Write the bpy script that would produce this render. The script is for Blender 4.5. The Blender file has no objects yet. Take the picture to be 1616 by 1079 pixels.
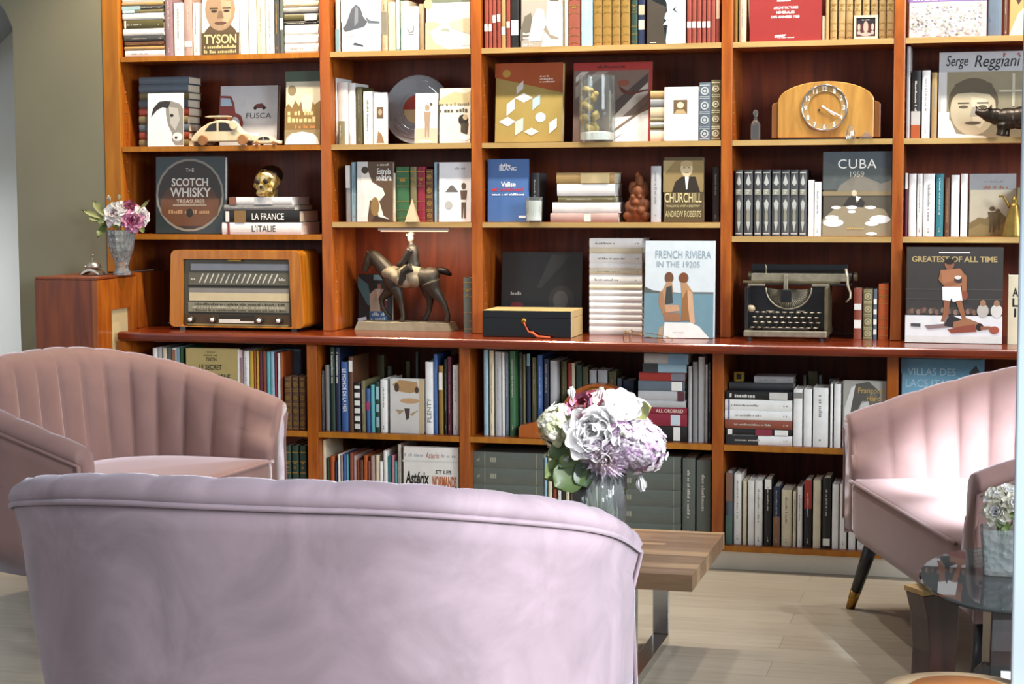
import bpy, bmesh, math, random
from mathutils import Vector, Matrix
random.seed(7)
SC = bpy.context.scene
COL = SC.collection
PI = math.pi
# ---------------------------------------------------------------- camera (floor z=0, bookcase front plane y=0)
F_PX = 2850.0
CAM = Vector((0.0, -6.69932724, 1.40))
CR = Vector((0.96715548, 0.25414916, -0.00429903))
CU = Vector((-0.01756043, 0.08367903, 0.99633802))
CF = Vector((-0.25357821, 0.96353828, -0.0853936))
cd = bpy.data.cameras.new('camera'); cam = bpy.data.objects.new('camera', cd); COL.objects.link(cam)
cd.sensor_width = 36.0; cd.lens = F_PX * 36.0 / 1616.0; cd.clip_start = 0.05
m = Matrix((CR, CU, -CF)).transposed().to_4x4(); m.translation = CAM
cam.matrix_world = m
SC.camera = cam
# ---------------------------------------------------------------- light
SC.view_settings.view_transform = 'Standard'; SC.view_settings.look = 'None'
SC.view_settings.exposure = 0.06; SC.view_settings.gamma = 1.0
wd = bpy.data.worlds.new('daylight'); SC.world = wd; wd.use_nodes = True
bg = wd.node_tree.nodes['Background']; bg.inputs[0].default_value = (0.86, 0.93, 1.0, 1); bg.inputs[1].default_value = 0.38
def area(name, loc, aim, size, power, colour, size_y=None, spread=PI):
    d = bpy.data.lights.new(name, 'AREA'); d.energy = power; d.color = colour; d.size = size; d.spread = spread
    if size_y: d.shape = 'RECTANGLE'; d.size_y = size_y
    o = bpy.data.objects.new(name, d); COL.objects.link(o); o.location = loc
    o.rotation_euler = (Vector(aim) - Vector(loc)).to_track_quat('-Z', 'Y').to_euler(); return o
def spot(name, loc, aim, power, colour, angle=110, blend=0.5, radius=0.04):
    d = bpy.data.lights.new(name, 'SPOT'); d.energy = power; d.color = colour
    d.spot_size = math.radians(angle); d.spot_blend = blend; d.shadow_soft_size = radius
    o = bpy.data.objects.new(name, d); COL.objects.link(o); o.location = loc
    o.rotation_euler = (Vector(aim) - Vector(loc)).to_track_quat('-Z', 'Y').to_euler(); return o
WARM = (1.0, 0.84, 0.62); NEUT = (1.0, 0.95, 0.88); COOL = (0.86, 0.93, 1.0)
area('window_daylight', (2.3, -2.9, 2.5), (-0.5, -1.2, 0.5), 1.2, 78, COOL, 1.4, spread=2.2)
spot('sunbeam', (1.0, -2.15, 3.3), (0.02, -0.90, 0.5), 8500, (0.70, 0.86, 1.0), angle=10.5, blend=0.5, radius=0.10)
spot('sunbeam', (1.2, -2.65, 3.3), (0.17, -1.40, 0.5), 8500, (0.70, 0.86, 1.0), angle=10.5, blend=0.5, radius=0.10)
spot('sunbeam', (0.9, -2.9, 3.3), (-1.06, -1.50, 0.80), 2500, (0.95, 0.97, 1.0), angle=9.5, blend=0.7, radius=0.12)
area('sofa_side_fill', (1.45, -4.9, 1.75), (-0.72, -3.3, 0.5), 0.8, 25, COOL, 1.0, spread=0.95)  # added fill out of view, brightens the front sofa's right side
area('side_window_daylight', (-5.8, -5.2, 2.0), (-2.4, -2.0, 0.2), 1.4, 18, COOL, 1.4, spread=2.0)
for lx, lp, lc in ((-3.0, 145, WARM), (-2.2, 118, WARM), (-1.4, 105, NEUT), (-0.6, 105, NEUT), (0.2, 105, NEUT)):
    spot('ceiling_spot', (lx + 0.12, -0.42, 2.98), (lx, -0.12, 1.2), lp, lc, angle=100, blend=0.6, radius=0.035)
area('alcove_fill', (-5.35, 0.38, 1.5), (-4.2, 0.58, 1.45), 0.35, 60, (0.95, 0.97, 1.0))  # unseen fill added to whiten the alcove wall
# ---------------------------------------------------------------- pixel -> place on a known plane
def ray(x, y):
    return CF + CR * ((x - 808.0) / F_PX) - CU * ((y - 539.5) / F_PX)
def atY(x, y, Y):
    d = ray(x, y); return CAM + d * ((Y - CAM.y) / d.y)
def atZ(x, y, z):
    d = ray(x, y); return CAM + d * ((z - CAM.z) / d.z)
# ---------------------------------------------------------------- materials
MATS = {}
def lin(c):
    c = c.lstrip('#'); v = [int(c[i:i+2], 16) / 255.0 for i in (0, 2, 4)]
    return tuple(x / 12.92 if x <= 0.04045 else ((x + 0.055) / 1.055) ** 2.4 for x in v) + (1.0,)
def base_mat(name):
    mt = bpy.data.materials.new(name); mt.use_nodes = True
    nt = mt.node_tree; return mt, nt, nt.nodes['Principled BSDF']
def N(nt, t, **kw):
    n = nt.nodes.new(t)
    for k, v in kw.items(): setattr(n, k, v)
    return n
def mat(hexc, rough=0.55, var=0.06, scale=35.0, metal=0.0, bump=0.0, coat=0.0, sheen=0.0):
    key = (hexc, rough, var, scale, metal, bump, coat, sheen)
    if key in MATS: return MATS[key]
    mt, nt, b = base_mat('surface_' + hexc.strip('#'))
    c = lin(hexc)
    tc = N(nt, 'ShaderNodeTexCoord'); no = N(nt, 'ShaderNodeTexNoise'); no.inputs['Scale'].default_value = scale; no.inputs['Detail'].default_value = 4
    nt.links.new(tc.outputs['Object'], no.inputs['Vector'])
    mr = N(nt, 'ShaderNodeMapRange'); mr.inputs[1].default_value = 0.3; mr.inputs[2].default_value = 0.7
    mr.inputs[3].default_value = 1 - var; mr.inputs[4].default_value = 1 + var
    nt.links.new(no.outputs['Fac'], mr.inputs[0])
    mx = N(nt, 'ShaderNodeMix', data_type='RGBA', blend_type='MULTIPLY'); mx.inputs[0].default_value = 1.0
    mx.inputs[6].default_value = c; nt.links.new(mr.outputs[0], mx.inputs[7]); nt.links.new(mx.outputs[2], b.inputs['Base Color'])
    b.inputs['Roughness'].default_value = rough; b.inputs['Metallic'].default_value = metal
    if coat: b.inputs['Coat Weight'].default_value = coat; b.inputs['Coat Roughness'].default_value = 0.12
    if sheen: b.inputs['Sheen Weight'].default_value = sheen; b.inputs['Sheen Roughness'].default_value = 0.45
    if bump:
        bp = N(nt, 'ShaderNodeBump'); bp.inputs['Strength'].default_value = bump; bp.inputs['Distance'].default_value = 0.002
        nt.links.new(no.outputs['Fac'], bp.inputs['Height']); nt.links.new(bp.outputs[0], b.inputs['Normal'])
    MATS[key] = mt; return mt
def wood(name, c1, c2, stretch=(3, 3, 0.35), scale=9.0, rough=0.35, coat=0.0, coat_rough=0.15):
    if name in MATS: return MATS[name]
    mt, nt, b = base_mat(name)
    tc = N(nt, 'ShaderNodeTexCoord'); mp = N(nt, 'ShaderNodeMapping'); mp.inputs['Scale'].default_value = stretch
    nt.links.new(tc.outputs['Object'], mp.inputs[0])
    no = N(nt, 'ShaderNodeTexNoise'); no.inputs['Scale'].default_value = scale; no.inputs['Detail'].default_value = 7; no.inputs['Distortion'].default_value = 0.8
    nt.links.new(mp.outputs[0], no.inputs['Vector'])
    cr = N(nt, 'ShaderNodeValToRGB'); cr.color_ramp.elements[0].position = 0.3; cr.color_ramp.elements[1].position = 0.72
    cr.color_ramp.elements[0].color = lin(c1); cr.color_ramp.elements[1].color = lin(c2)
    nt.links.new(no.outputs['Fac'], cr.inputs[0]); nt.links.new(cr.outputs[0], b.inputs['Base Color'])
    b.inputs['Roughness'].default_value = rough
    if coat: b.inputs['Coat Weight'].default_value = coat; b.inputs['Coat Roughness'].default_value = coat_rough
    MATS[name] = mt; return mt
def velvet(name, hexc, mott=0.10):
    mt, nt, b = base_mat(name)
    tc = N(nt, 'ShaderNodeTexCoord'); n1 = N(nt, 'ShaderNodeTexNoise'); n1.inputs['Scale'].default_value = 4.2; n1.inputs['Detail'].default_value = 5; n1.inputs['Roughness'].default_value = 0.6
    n1.inputs['Distortion'].default_value = 1.1
    nt.links.new(tc.outputs['Object'], n1.inputs['Vector'])
    mr = N(nt, 'ShaderNodeMapRange'); mr.inputs[1].default_value = 0.35; mr.inputs[2].default_value = 0.7; mr.inputs[3].default_value = 1 - mott; mr.inputs[4].default_value = 1 + mott
    nt.links.new(n1.outputs['Fac'], mr.inputs[0])
    mx = N(nt, 'ShaderNodeMix', data_type='RGBA', blend_type='MULTIPLY'); mx.inputs[0].default_value = 1.0; mx.inputs[6].default_value = lin(hexc)
    nt.links.new(mr.outputs[0], mx.inputs[7]); nt.links.new(mx.outputs[2], b.inputs['Base Color'])
    n2 = N(nt, 'ShaderNodeTexNoise'); n2.inputs['Scale'].default_value = 420; bp = N(nt, 'ShaderNodeBump'); bp.inputs['Strength'].default_value = 0.12; bp.inputs['Distance'].default_value = 0.001
    nt.links.new(tc.outputs['Object'], n2.inputs['Vector']); nt.links.new(n2.outputs['Fac'], bp.inputs['Height']); nt.links.new(bp.outputs[0], b.inputs['Normal'])
    b.inputs['Roughness'].default_value = 0.75; b.inputs['Sheen Weight'].default_value = 0.5; b.inputs['Sheen Roughness'].default_value = 0.35
    b.inputs['Sheen Tint'].default_value = (0.95, 0.90, 1.0, 1)
    return mt
def glass(name, tint='f4faf8', rough=0.02, ior=1.45, bumpscale=0.0, trans=0.35):
    mt, nt, b = base_mat(name)
    b.inputs['Base Color'].default_value = lin(tint); b.inputs['Transmission Weight'].default_value = 1.0
    b.inputs['Roughness'].default_value = rough; b.inputs['IOR'].default_value = ior
    if bumpscale:
        tc = N(nt, 'ShaderNodeTexCoord'); v = N(nt, 'ShaderNodeTexVoronoi'); v.inputs['Scale'].default_value = bumpscale
        nt.links.new(tc.outputs['Object'], v.inputs['Vector'])
        bp = N(nt, 'ShaderNodeBump'); bp.inputs['Strength'].default_value = 0.6; bp.inputs['Distance'].default_value = 0.004
        nt.links.new(v.outputs['Distance'], bp.inputs['Height']); nt.links.new(bp.outputs[0], b.inputs['Normal'])
    return mt
def thin_glass(name, tint='f6faf9', milk=0.06, rough=0.03, bumpscale=0.0, gloss=1.0):
    mt = bpy.data.materials.new(name); mt.use_nodes = True; nt = mt.node_tree; nt.nodes.remove(nt.nodes['Principled BSDF']); out = nt.nodes['Material Output']
    tr = N(nt, 'ShaderNodeBsdfTransparent'); tr.inputs[0].default_value = lin(tint); gl = N(nt, 'ShaderNodeBsdfGlossy'); gl.inputs['Roughness'].default_value = rough
    df = N(nt, 'ShaderNodeBsdfDiffuse'); df.inputs[0].default_value = lin('e6ecec'); fr = N(nt, 'ShaderNodeFresnel'); fr.inputs[0].default_value = 1.5
    ml = N(nt, 'ShaderNodeMath', operation='MULTIPLY'); ml.inputs[1].default_value = gloss; nt.links.new(fr.outputs[0], ml.inputs[0])
    m1 = N(nt, 'ShaderNodeMixShader'); m1.inputs[0].default_value = milk; nt.links.new(tr.outputs[0], m1.inputs[1]); nt.links.new(df.outputs[0], m1.inputs[2])
    m2 = N(nt, 'ShaderNodeMixShader'); nt.links.new(ml.outputs[0], m2.inputs[0]); nt.links.new(m1.outputs[0], m2.inputs[1]); nt.links.new(gl.outputs[0], m2.inputs[2]); nt.links.new(m2.outputs[0], out.inputs[0])
    if bumpscale:
        tc = N(nt, 'ShaderNodeTexCoord'); v = N(nt, 'ShaderNodeTexVoronoi'); v.inputs['Scale'].default_value = bumpscale; nt.links.new(tc.outputs['Object'], v.inputs['Vector'])
        bp = N(nt, 'ShaderNodeBump'); bp.inputs['Strength'].default_value = 0.8; bp.inputs['Distance'].default_value = 0.006; nt.links.new(v.outputs['Distance'], bp.inputs['Height'])
        for q in (gl, fr, df): nt.links.new(bp.outputs[0], q.inputs['Normal'])
    return mt
def emit(name, hexc, s):
    mt, nt, b = base_mat(name); b.inputs['Base Color'].default_value = lin(hexc)
    b.inputs['Emission Color'].default_value = lin(hexc); b.inputs['Emission Strength'].default_value = s; return mt
W_CASE = wood('cherry_wood', '8a4010', 'b5651f', rough=0.33, coat=0.12)
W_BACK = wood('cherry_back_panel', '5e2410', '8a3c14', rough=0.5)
W_EDGE = wood('pale_shelf_edge', 'a8874f', 'bf9f66', stretch=(0.4, 3, 3), rough=0.4)
W_STILE = wood('honey_stile', '9a5a08', 'b57210', rough=0.6)
W_COUNTER = wood('polished_cherry_counter', '5c1c08', '7e3210', stretch=(0.4, 3, 3), rough=0.25, coat=0.35, coat_rough=0.08)
PAGE = mat('e6dec9', 0.8, 0.05, 60)
PAGE2 = mat('f1eee6', 0.8, 0.03, 60)
BRASS = mat('9c7636', 0.32, 0.15, 30, metal=1.0)
CHROME = mat('c9c9c6', 0.16, 0.04, 10, metal=1.0)
BRONZE = mat('5d4f38', 0.42, 0.25, 25, metal=0.75)
BLACKM = mat('15151a', 0.3, 0.1, 30, coat=0.4)
# ---------------------------------------------------------------- mesh builder
class MB:
    def __init__(s): s.v = []; s.f = []; s.m = []; s.mats = []
    def mi(s, mt):
        if mt not in s.mats: s.mats.append(mt)
        return s.mats.index(mt)
    def add(s, vs, fs, mt):
        o = len(s.v); s.v += [tuple(v) for v in vs]; k = s.mi(mt)
        for f in fs: s.f.append([i + o for i in f]); s.m.append(k)
    def box(s, x0, x1, y0, y1, z0, z1, mt, M=None):
        vs = [Vector(p) for p in ((x0,y0,z0),(x1,y0,z0),(x1,y1,z0),(x0,y1,z0),(x0,y0,z1),(x1,y0,z1),(x1,y1,z1),(x0,y1,z1))]
        if M is not None: vs = [M @ v for v in vs]
        s.add(vs, [[0,3,2,1],[4,5,6,7],[0,1,5,4],[1,2,6,5],[2,3,7,6],[3,0,4,7]], mt)
    def prism(s, poly, axis, a, b, mt, M=None):
        # poly: 2d outline; axis 'x' -> (y,z), 'y' -> (x,z), 'z' -> (x,y)
        def P(p, t):
            q = {'x': (t, p[0], p[1]), 'y': (p[0], t, p[1]), 'z': (p[0], p[1], t)}[axis]
            q = Vector(q); return M @ q if M is not None else q
        n = len(poly); vs = [P(p, a) for p in poly] + [P(p, b) for p in poly]
        area2 = sum(poly[i][0]*poly[(i+1)%n][1] - poly[(i+1)%n][0]*poly[i][1] for i in range(n))
        flip = (area2 < 0) != (b < a) != (axis == 'y')
        fs = [list(range(n))[::-1], [n+i for i in range(n)]] + [[i, (i+1)%n, n+(i+1)%n, n+i] for i in range(n)]
        if flip: fs = [f[::-1] for f in fs]
        s.add(vs, fs, mt)
    def loft(s, rings, mt, cap0=True, cap1=True, closed=True):
        n = len(rings[0]); vs = [p for r in rings for p in r]; fs = []
        for i in range(len(rings)-1):
            for j in range(n if closed else n-1):
                k = (j+1) % n; fs.append([i*n+j, i*n+k, (i+1)*n+k, (i+1)*n+j])
        if cap0: fs.append(list(range(n))[::-1])
        if cap1: fs.append([(len(rings)-1)*n+j for j in range(n)])
        s.add(vs, fs, mt)
    def lathe(s, prof, mt, n=24, c=(0,0,0), M=None, cap0=True, cap1=True, sx=1, sy=1, power=2.0):
        rings = []
        for r, z in prof:
            ring = []
            for j in range(n):
                a = 2*PI*j/n; ca, sa = math.cos(a), math.sin(a)
                if power != 2.0: ca = math.copysign(abs(ca)**(2/power), ca); sa = math.copysign(abs(sa)**(2/power), sa)
                p = Vector((c[0]+r*ca*sx, c[1]+r*sa*sy, c[2]+z)); ring.append(M @ p if M is not None else p)
            rings.append(ring)
        s.loft(rings, mt, cap0, cap1)
    def tube(s, pts, rad, mt, n=8, closed=False, flat=1.0):
        pts = [Vector(p) for p in pts]; L = len(pts)
        if not hasattr(rad, '__len__'): rad = [rad]*L
        rings = []; prev = None
        for i, p in enumerate(pts):
            if closed: t = pts[(i+1)%L] - pts[i-1]
            else: t = pts[min(i+1, L-1)] - pts[max(i-1, 0)]
            if t.length < 1e-9: t = Vector((0,0,1))
            t.normalize()
            if prev is None:
                a = Vector((0,0,1)) if abs(t.z) < 0.9 else Vector((1,0,0))
            else: a = prev
            u = (a - t*a.dot(t))
            if u.length < 1e-6: u = t.orthogonal()
            u.normalize(); prev = u; w = t.cross(u)
            rings.append([p + (u*math.cos(2*PI*j/n) + w*math.sin(2*PI*j/n)*flat)*rad[i] for j in range(n)])
        if closed: rings.append(rings[0]); s.loft(rings, mt, False, False)
        else: s.loft(rings, mt)
    def ball(s, c, r, mt, nu=14, nv=9, M=None):
        if not hasattr(r, '__len__'): r = (r, r, r)
        rings = []
        for i in range(nv+1):
            a = -PI/2 + PI*i/nv; ca = max(math.cos(a), 0.02)
            ring = [Vector((c[0]+r[0]*ca*math.cos(2*PI*j/nu), c[1]+r[1]*ca*math.sin(2*PI*j/nu), c[2]+r[2]*math.sin(a))) for j in range(nu)]
            if M is not None: ring = [M @ (p - Vector(c)) + Vector(c) for p in ring]
            rings.append(ring)
        s.loft(rings, mt)
    def build(s, name, parent=None, smooth=False, bevel=0.0, sub=0, remesh=0.0, seg=2):
        me = bpy.data.meshes.new(name); me.from_pydata(s.v, [], s.f)
        for mt in s.mats: me.materials.append(mt)
        me.polygons.foreach_set('material_index', s.m)
        if smooth: me.polygons.foreach_set('use_smooth', [True]*len(me.polygons))
        me.update()
        o = bpy.data.objects.new(name, me); COL.objects.link(o)
        if parent is not None: o.parent = parent
        if remesh:
            r = o.modifiers.new('remesh', 'REMESH'); r.mode = 'VOXEL'; r.voxel_size = remesh; r.use_smooth_shade = True
            sm = o.modifiers.new('smooth', 'SMOOTH'); sm.iterations = 4; sm.factor = 0.5
        if bevel:
            b = o.modifiers.new('bevel', 'BEVEL'); b.width = bevel; b.segments = seg; b.limit_method = 'ANGLE'; b.angle_limit = 0.6
        if sub:
            q = o.modifiers.new('sub', 'SUBSURF'); q.levels = sub; q.render_levels = sub
        return o
def tag(o, label, cat, group=None, kind=None):
    if label: o['label'] = label
    if cat: o['category'] = cat
    if group: o['group'] = group
    if kind: o['kind'] = kind
    return o
def thing(name, label, cat, loc=(0,0,0), rotz=0.0, group=None):
    o = bpy.data.objects.new(name, None); COL.objects.link(o); o.location = loc; o.rotation_euler = (0,0,rotz); o.empty_display_size = 0.05
    return tag(o, label, cat, group)
def struct(o): o['kind'] = 'structure'; return o
def arc(cx, cy, r, a0, a1, n): return [(cx + r*math.cos(a0+(a1-a0)*i/n), cy + r*math.sin(a0+(a1-a0)*i/n)) for i in range(n+1)]
# ---------------------------------------------------------------- lettering and printed covers
TXT = {}
def text_mesh(body, bold=0.0, shear=0.0, space=1.0):
    k = (body, bold, shear, space)
    if k in TXT: return TXT[k]
    cu = bpy.data.curves.new('t', 'FONT'); cu.body = body; cu.offset = bold; cu.shear = shear; cu.space_character = space; cu.resolution_u = 3
    o = bpy.data.objects.new('t', cu); me = o.to_mesh()
    vs = [(v.co.x, v.co.y) for v in me.vertices]; fs = [list(p.vertices) for p in me.polygons]
    o.to_mesh_clear(); bpy.data.objects.remove(o); bpy.data.curves.remove(cu)
    x0 = min(v[0] for v in vs); x1 = max(v[0] for v in vs); y0 = min(v[1] for v in vs); y1 = max(v[1] for v in vs)
    TXT[k] = ([((x-x0)/(x1-x0), (y-y0)/(y1-y0)) for x, y in vs], fs); return TXT[k]
INK = {}
def ink(h):
    if h == 'gold': return mat('b8924a', 0.4, 0.08, 30, metal=0.7)
    return mat(h, 0.5, 0.05, 25)
def printed(name, parent, frame, W, H, prims, off=0.0004):
    """printed matter on one face: frame=(origin,u,v,n); prims in fractions of the face"""
    O, U, V, Nn = [Vector(q) for q in frame]; mb = MB(); k = 0
    def P(a, b): return O + U*(a*W) + V*(b*H) + Nn*(off + k*0.00007)
    for p in prims:
        t = p[0]
        if t == 'r':
            _, x0, y0, x1, y1, c = p; mb.add([P(x0,y0),P(x1,y0),P(x1,y1),P(x0,y1)], [[0,1,2,3]], ink(c))
        elif t == 'e':
            _, cx, cy, rx, ry, c = p; n = 22; mb.add([P(cx+rx*math.cos(2*PI*i/n), cy+ry*math.sin(2*PI*i/n)) for i in range(n)], [list(range(n))], ink(c))
        elif t == 'o':   # ring
            _, cx, cy, rx, ry, w, c = p; n = 28
            vs = [P(cx+rx*math.cos(2*PI*i/n), cy+ry*math.sin(2*PI*i/n)) for i in range(n)] + [P(cx+rx*(1-w)*math.cos(2*PI*i/n), cy+ry*(1-w)*math.sin(2*PI*i/n)) for i in range(n)]
            mb.add(vs, [[i,(i+1)%n,n+(i+1)%n,n+i] for i in range(n)], ink(c))
        elif t == 'p':
            _, pts, c = p
            if sum(pts[i][0]*pts[(i+1)%len(pts)][1]-pts[(i+1)%len(pts)][0]*pts[i][1] for i in range(len(pts))) < 0: pts = pts[::-1]
            mb.add([P(a,b) for a,b in pts], [list(range(len(pts)))], ink(c))
        elif t == 's':   # stroke polyline of width w (fraction of width)
            _, pts, w, c = p; asp = W/H
            for (a,b),(c2,d) in zip(pts, pts[1:]):
                dx, dy = (c2-a), (d-b)/asp; L = math.hypot(dx,dy) or 1; nx, ny = -dy/L*w/2, dx/L*w/2*asp
                mb.add([P(a-nx,b-ny),P(c2-nx,d-ny),P(c2+nx,d+ny),P(a+nx,b+ny)], [[0,1,2,3]], ink(c))
        elif t == 't':
            _, s, x0, y0, x1, y1, c = p[:7]; o = p[7] if len(p) > 7 else {}
            vs, fs = text_mesh(s, o.get('bold', 0.0), o.get('shear', 0.0), o.get('space', 1.0))
            mb.add([P(x0+(x1-x0)*a, y0+(y1-y0)*b) for a,b in vs], fs, ink(c))
        elif t == 'l':   # a line of small print too fine to read
            _, x0, y0, x1, y1, c = p; x = x0; h = y1-y0; cw = h*H/W*0.55; R = random.Random(int(x0*977+y0*313+len(s_key(c))))
            while x < x1:
                w = cw*R.uniform(0.6, 1.1)
                if x+w > x1: break
                hh = R.choice((0.62, 0.62, 0.72, 1.0)); mb.add([P(x,y0),P(x+w,y0),P(x+w,y0+h*hh),P(x,y0+h*hh)], [[0,1,2,3]], ink(c))
                x += w*1.35 + (cw*1.1 if R.random() < 0.17 else 0)
        k += 1
    if not mb.v: return None
    return mb.build(name, parent)
def s_key(c): return str(c)
# ---------------------------------------------------------------- books
HEX = {'white':'efeeea','cream':'ddd1b4','light grey':'b9b9ba','grey':'858584','dark grey':'454647','black':'1b1a1a','red':'9c2f28','brick red':'8f4030',
 'brown':'62402a','tan':'a88a58','golden':'94712f','olive':'55502f','dark green':'2c4235','green':'3c6a44','teal':'2d7680','pale blue':'9dc2d4','blue':'3f639f',
 'navy':'222d49','mauve':'93767d','pink':'c0808c','maroon':'5f2536','orange':'b95a26','yellow':'cba636','grey-green':'5b615a','beige':'c6b292','dusty pink':'b79a92',
 'crimson':'8c2438','pale lilac':'c9bfd2','rust':'8e4a38','turquoise':'63b4b8','slate':'5f6b77','khaki':'7c7350'}
FRONT_Y = {1:0.0, 2:0.0, 3:0.0, 4:0.0, 5:-0.185, 6:-0.185}
ZS = {1:1.928, 2:1.569, 4:0.836, 5:0.460, 6:0.088}
Z3 = {1:1.216, 2:1.266, 3:1.266, 4:1.214, 5:1.214}
BAYN = {1:'left bay', 2:'second bay', 3:'middle bay', 4:'fourth bay', 5:'right bay'}
ROWN = {1:'the top shelf', 2:'the second shelf', 3:'the third shelf', 4:'the counter', 5:'the upper base shelf', 6:'the bottom shelf'}
def zs(bay, row): return Z3[bay] if row == 3 else ZS[row]
def where(bay, row): return ROWN[row] + (' under the ' if row == 4 else ', ') + BAYN[bay]
def inside(bay, row, a, b):
    lo, hi = {1: (-3.39 if row < 4 else (-3.334 if row == 4 else -3.30), -2.536), 2: (-2.493, -1.922), 3: (-1.880, -0.960), 4: (-0.919, -0.337), 5: (-0.2975, 0.46)}[bay]
    return max(a, lo+0.0012), min(b, hi-0.0012)
def book_body(w, d, h, cover, pages=PAGE, spine=None, name='book'):
    """upright: thickness along x, spine at -y, front cover at +x"""
    mb = MB(); t = min(0.0025, w*0.18); bow = min(0.004, w*0.2); x = w/2; n = 5
    outer = [(-x, d/2)] + [(-x*math.cos(PI*i/n) if False else -x + w*i/n, -d/2 + bow*(abs(2*i/n-1)**2.2)) for i in range(n+1)] + [(x, d/2)]
    inner = [(x-t, d/2), (x-t, -d/2+bow+t), (-x+t, -d/2+bow+t), (-x+t, d/2)]
    mb.prism(outer + inner, 'z', 0, h, cover)
    o = mb.build(name)
    p = MB(); q = min(0.003, h*0.02); p.box(-x+t*1.02, x-t*1.02, -d/2+bow+t*1.3, d/2-0.004, q, h-q, pages); pb = p.build('page_block', o)
    return o
def spine_frame(w, d, h, mode):
    y = -d/2 + 0.0002
    if mode == 'up':   return ((-w/2, y, 0), (1,0,0), (0,0,1), (0,-1,0)), w, h
    if mode == 'down': return ((-w/2, y, h), (0,0,-1), (1,0,0), (0,-1,0)), h, w      # reads top to bottom
    return ((w/2, y, 0), (0,0,1), (-1,0,0), (0,-1,0)), h, w                          # reads bottom to top
def spine_art(o, w, d, h, style, R):
    if not style: return
    prims = []; parts = style.split('+')
    mode = 'down'
    for s in parts:
        a = s.split(':')
        if a[0] == 'T': prims.append(('t', a[1].replace('_', ' '), float(a[3]) if len(a) > 3 else 0.08, 0.22, float(a[4]) if len(a) > 4 else 0.72, 0.78, a[2], {'bold': 0.01})); mode = 'down'
        elif a[0] == 'S':
            for ci_, ch in enumerate(a[1]): q = 0.70-ci_*0.15; prims.append(('t', ch, 0.3 if ch != 'I' else 0.43, q, 0.72 if ch != 'I' else 0.59, q+0.125, '1c1a18', {'bold': 0.03})); 
            mode = 'up'
        elif a[0] == 'U': prims.append(('t', a[1].replace('_', ' '), float(a[3]) if len(a) > 3 else 0.08, 0.22, float(a[4]) if len(a) > 4 else 0.72, 0.78, a[2], {'bold': 0.01})); mode = 'bottomup'
        elif a[0] in 'kwg' and len(a[0]) == 1:
            c = {'k': '8d8a84', 'w': 'bdb8ac', 'g': 'a5854a'}[a[0]]; s0 = R.uniform(0.06, 0.2)
            prims.append(('l', s0, 0.38, s0+R.uniform(0.35, 0.6), 0.60, c)); prims.append(('l', 0.87, 0.40, 0.94, 0.60, c))
        elif a[0] == 'W': prims.append(('l', 0.06, 0.25, 0.46, 0.75, 'd4d2ca'))
        elif a[0] == 'b':
            for q in (0.08, 0.2, 0.34, 0.62, 0.78, 0.92): prims.append(('r', q, 0.02, q+0.012, 0.98, 'gold'))
            prims.append(('l', 0.22, 0.3, 0.33, 0.7, 'gold'))
        elif a[0] == 'h':
            for q in (0.16, 0.90): prims.append(('r', q, 0.03, q+0.010, 0.97, '8f8f7a'))
            prims.append(('l', 0.05, 0.4, 0.1, 0.6, '9a9a88')); prims.append(('l', 0.24, 0.36, 0.34, 0.66, '9a9a88'))
        elif a[0] == 'o':
            c = a[1] if len(a) > 1 else 'gold'
            for q in (0.04, 0.24, 0.27, 0.50, 0.53, 0.76, 0.79, 0.96): prims.append(('r', q, 0.06, q+0.012, 0.94, c))
            for q in (0.145, 0.40, 0.645, 0.88): prims.append(('o', q, 0.5, 0.36*w/h, 0.36, 0.35, c)); prims.append(('e', q, 0.5, 0.14*w/h, 0.14, c))
        elif a[0] == 'v':
            c = a[1]
            prims += [('r', 0.03, 0.1, 0.05, 0.9, c), ('r', 0.95, 0.1, 0.97, 0.9, c), ('p', [(0.06,0.5),(0.2,0.18),(0.24,0.5),(0.2,0.82)], c), ('p', [(0.44,0.5),(0.5,0.2),(0.76,0.5),(0.5,0.8)], c),
                      ('e', 0.7, 0.5, 0.12, 0.2, a[2]), ('p', [(0.78,0.25),(0.94,0.5),(0.78,0.75)], c), ('r', 0.29, 0.1, 0.38, 0.9, a[2]), ('l', 0.30, 0.3, 0.37, 0.7, c)]
        elif a[0] == 'l': prims.append(('r', float(a[1]), 0.06, float(a[2]), 0.94, a[3] if len(a) > 3 else 'eceae2'))
        elif a[0] == '2': prims.append(('r', float(a[2]), 0.0, float(a[3]) if len(a) > 3 else 1.0, 1.0, a[1]))
    fr, W, H = spine_frame(w, d, h, mode)
    q = printed('spine_print', o, fr, W, H, prims)
STYLE_WORD = {'b': 'gold-banded', 'h': 'faintly banded', 'o': 'ornately tooled', 'v': 'arabesque-patterned', 'l': 'pale-labelled', '2': 'two-tone', 'W': 'boldly pale-lettered', 'w': 'pale-lettered', 'k': 'dark-lettered', 'g': 'gilt-lettered', 'S': 'boldly titled', 'T': 'boldly titled', 'U': 'boldly titled'}
ORD = ['', 'first', 'second', 'third', 'fourth', 'fifth', 'sixth', 'seventh', 'eighth', 'ninth', 'tenth', 'eleventh', 'twelfth', 'thirteenth', 'fourteenth', 'fifteenth', 'sixteenth']
LABELS = {}
PENDING = []
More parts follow.
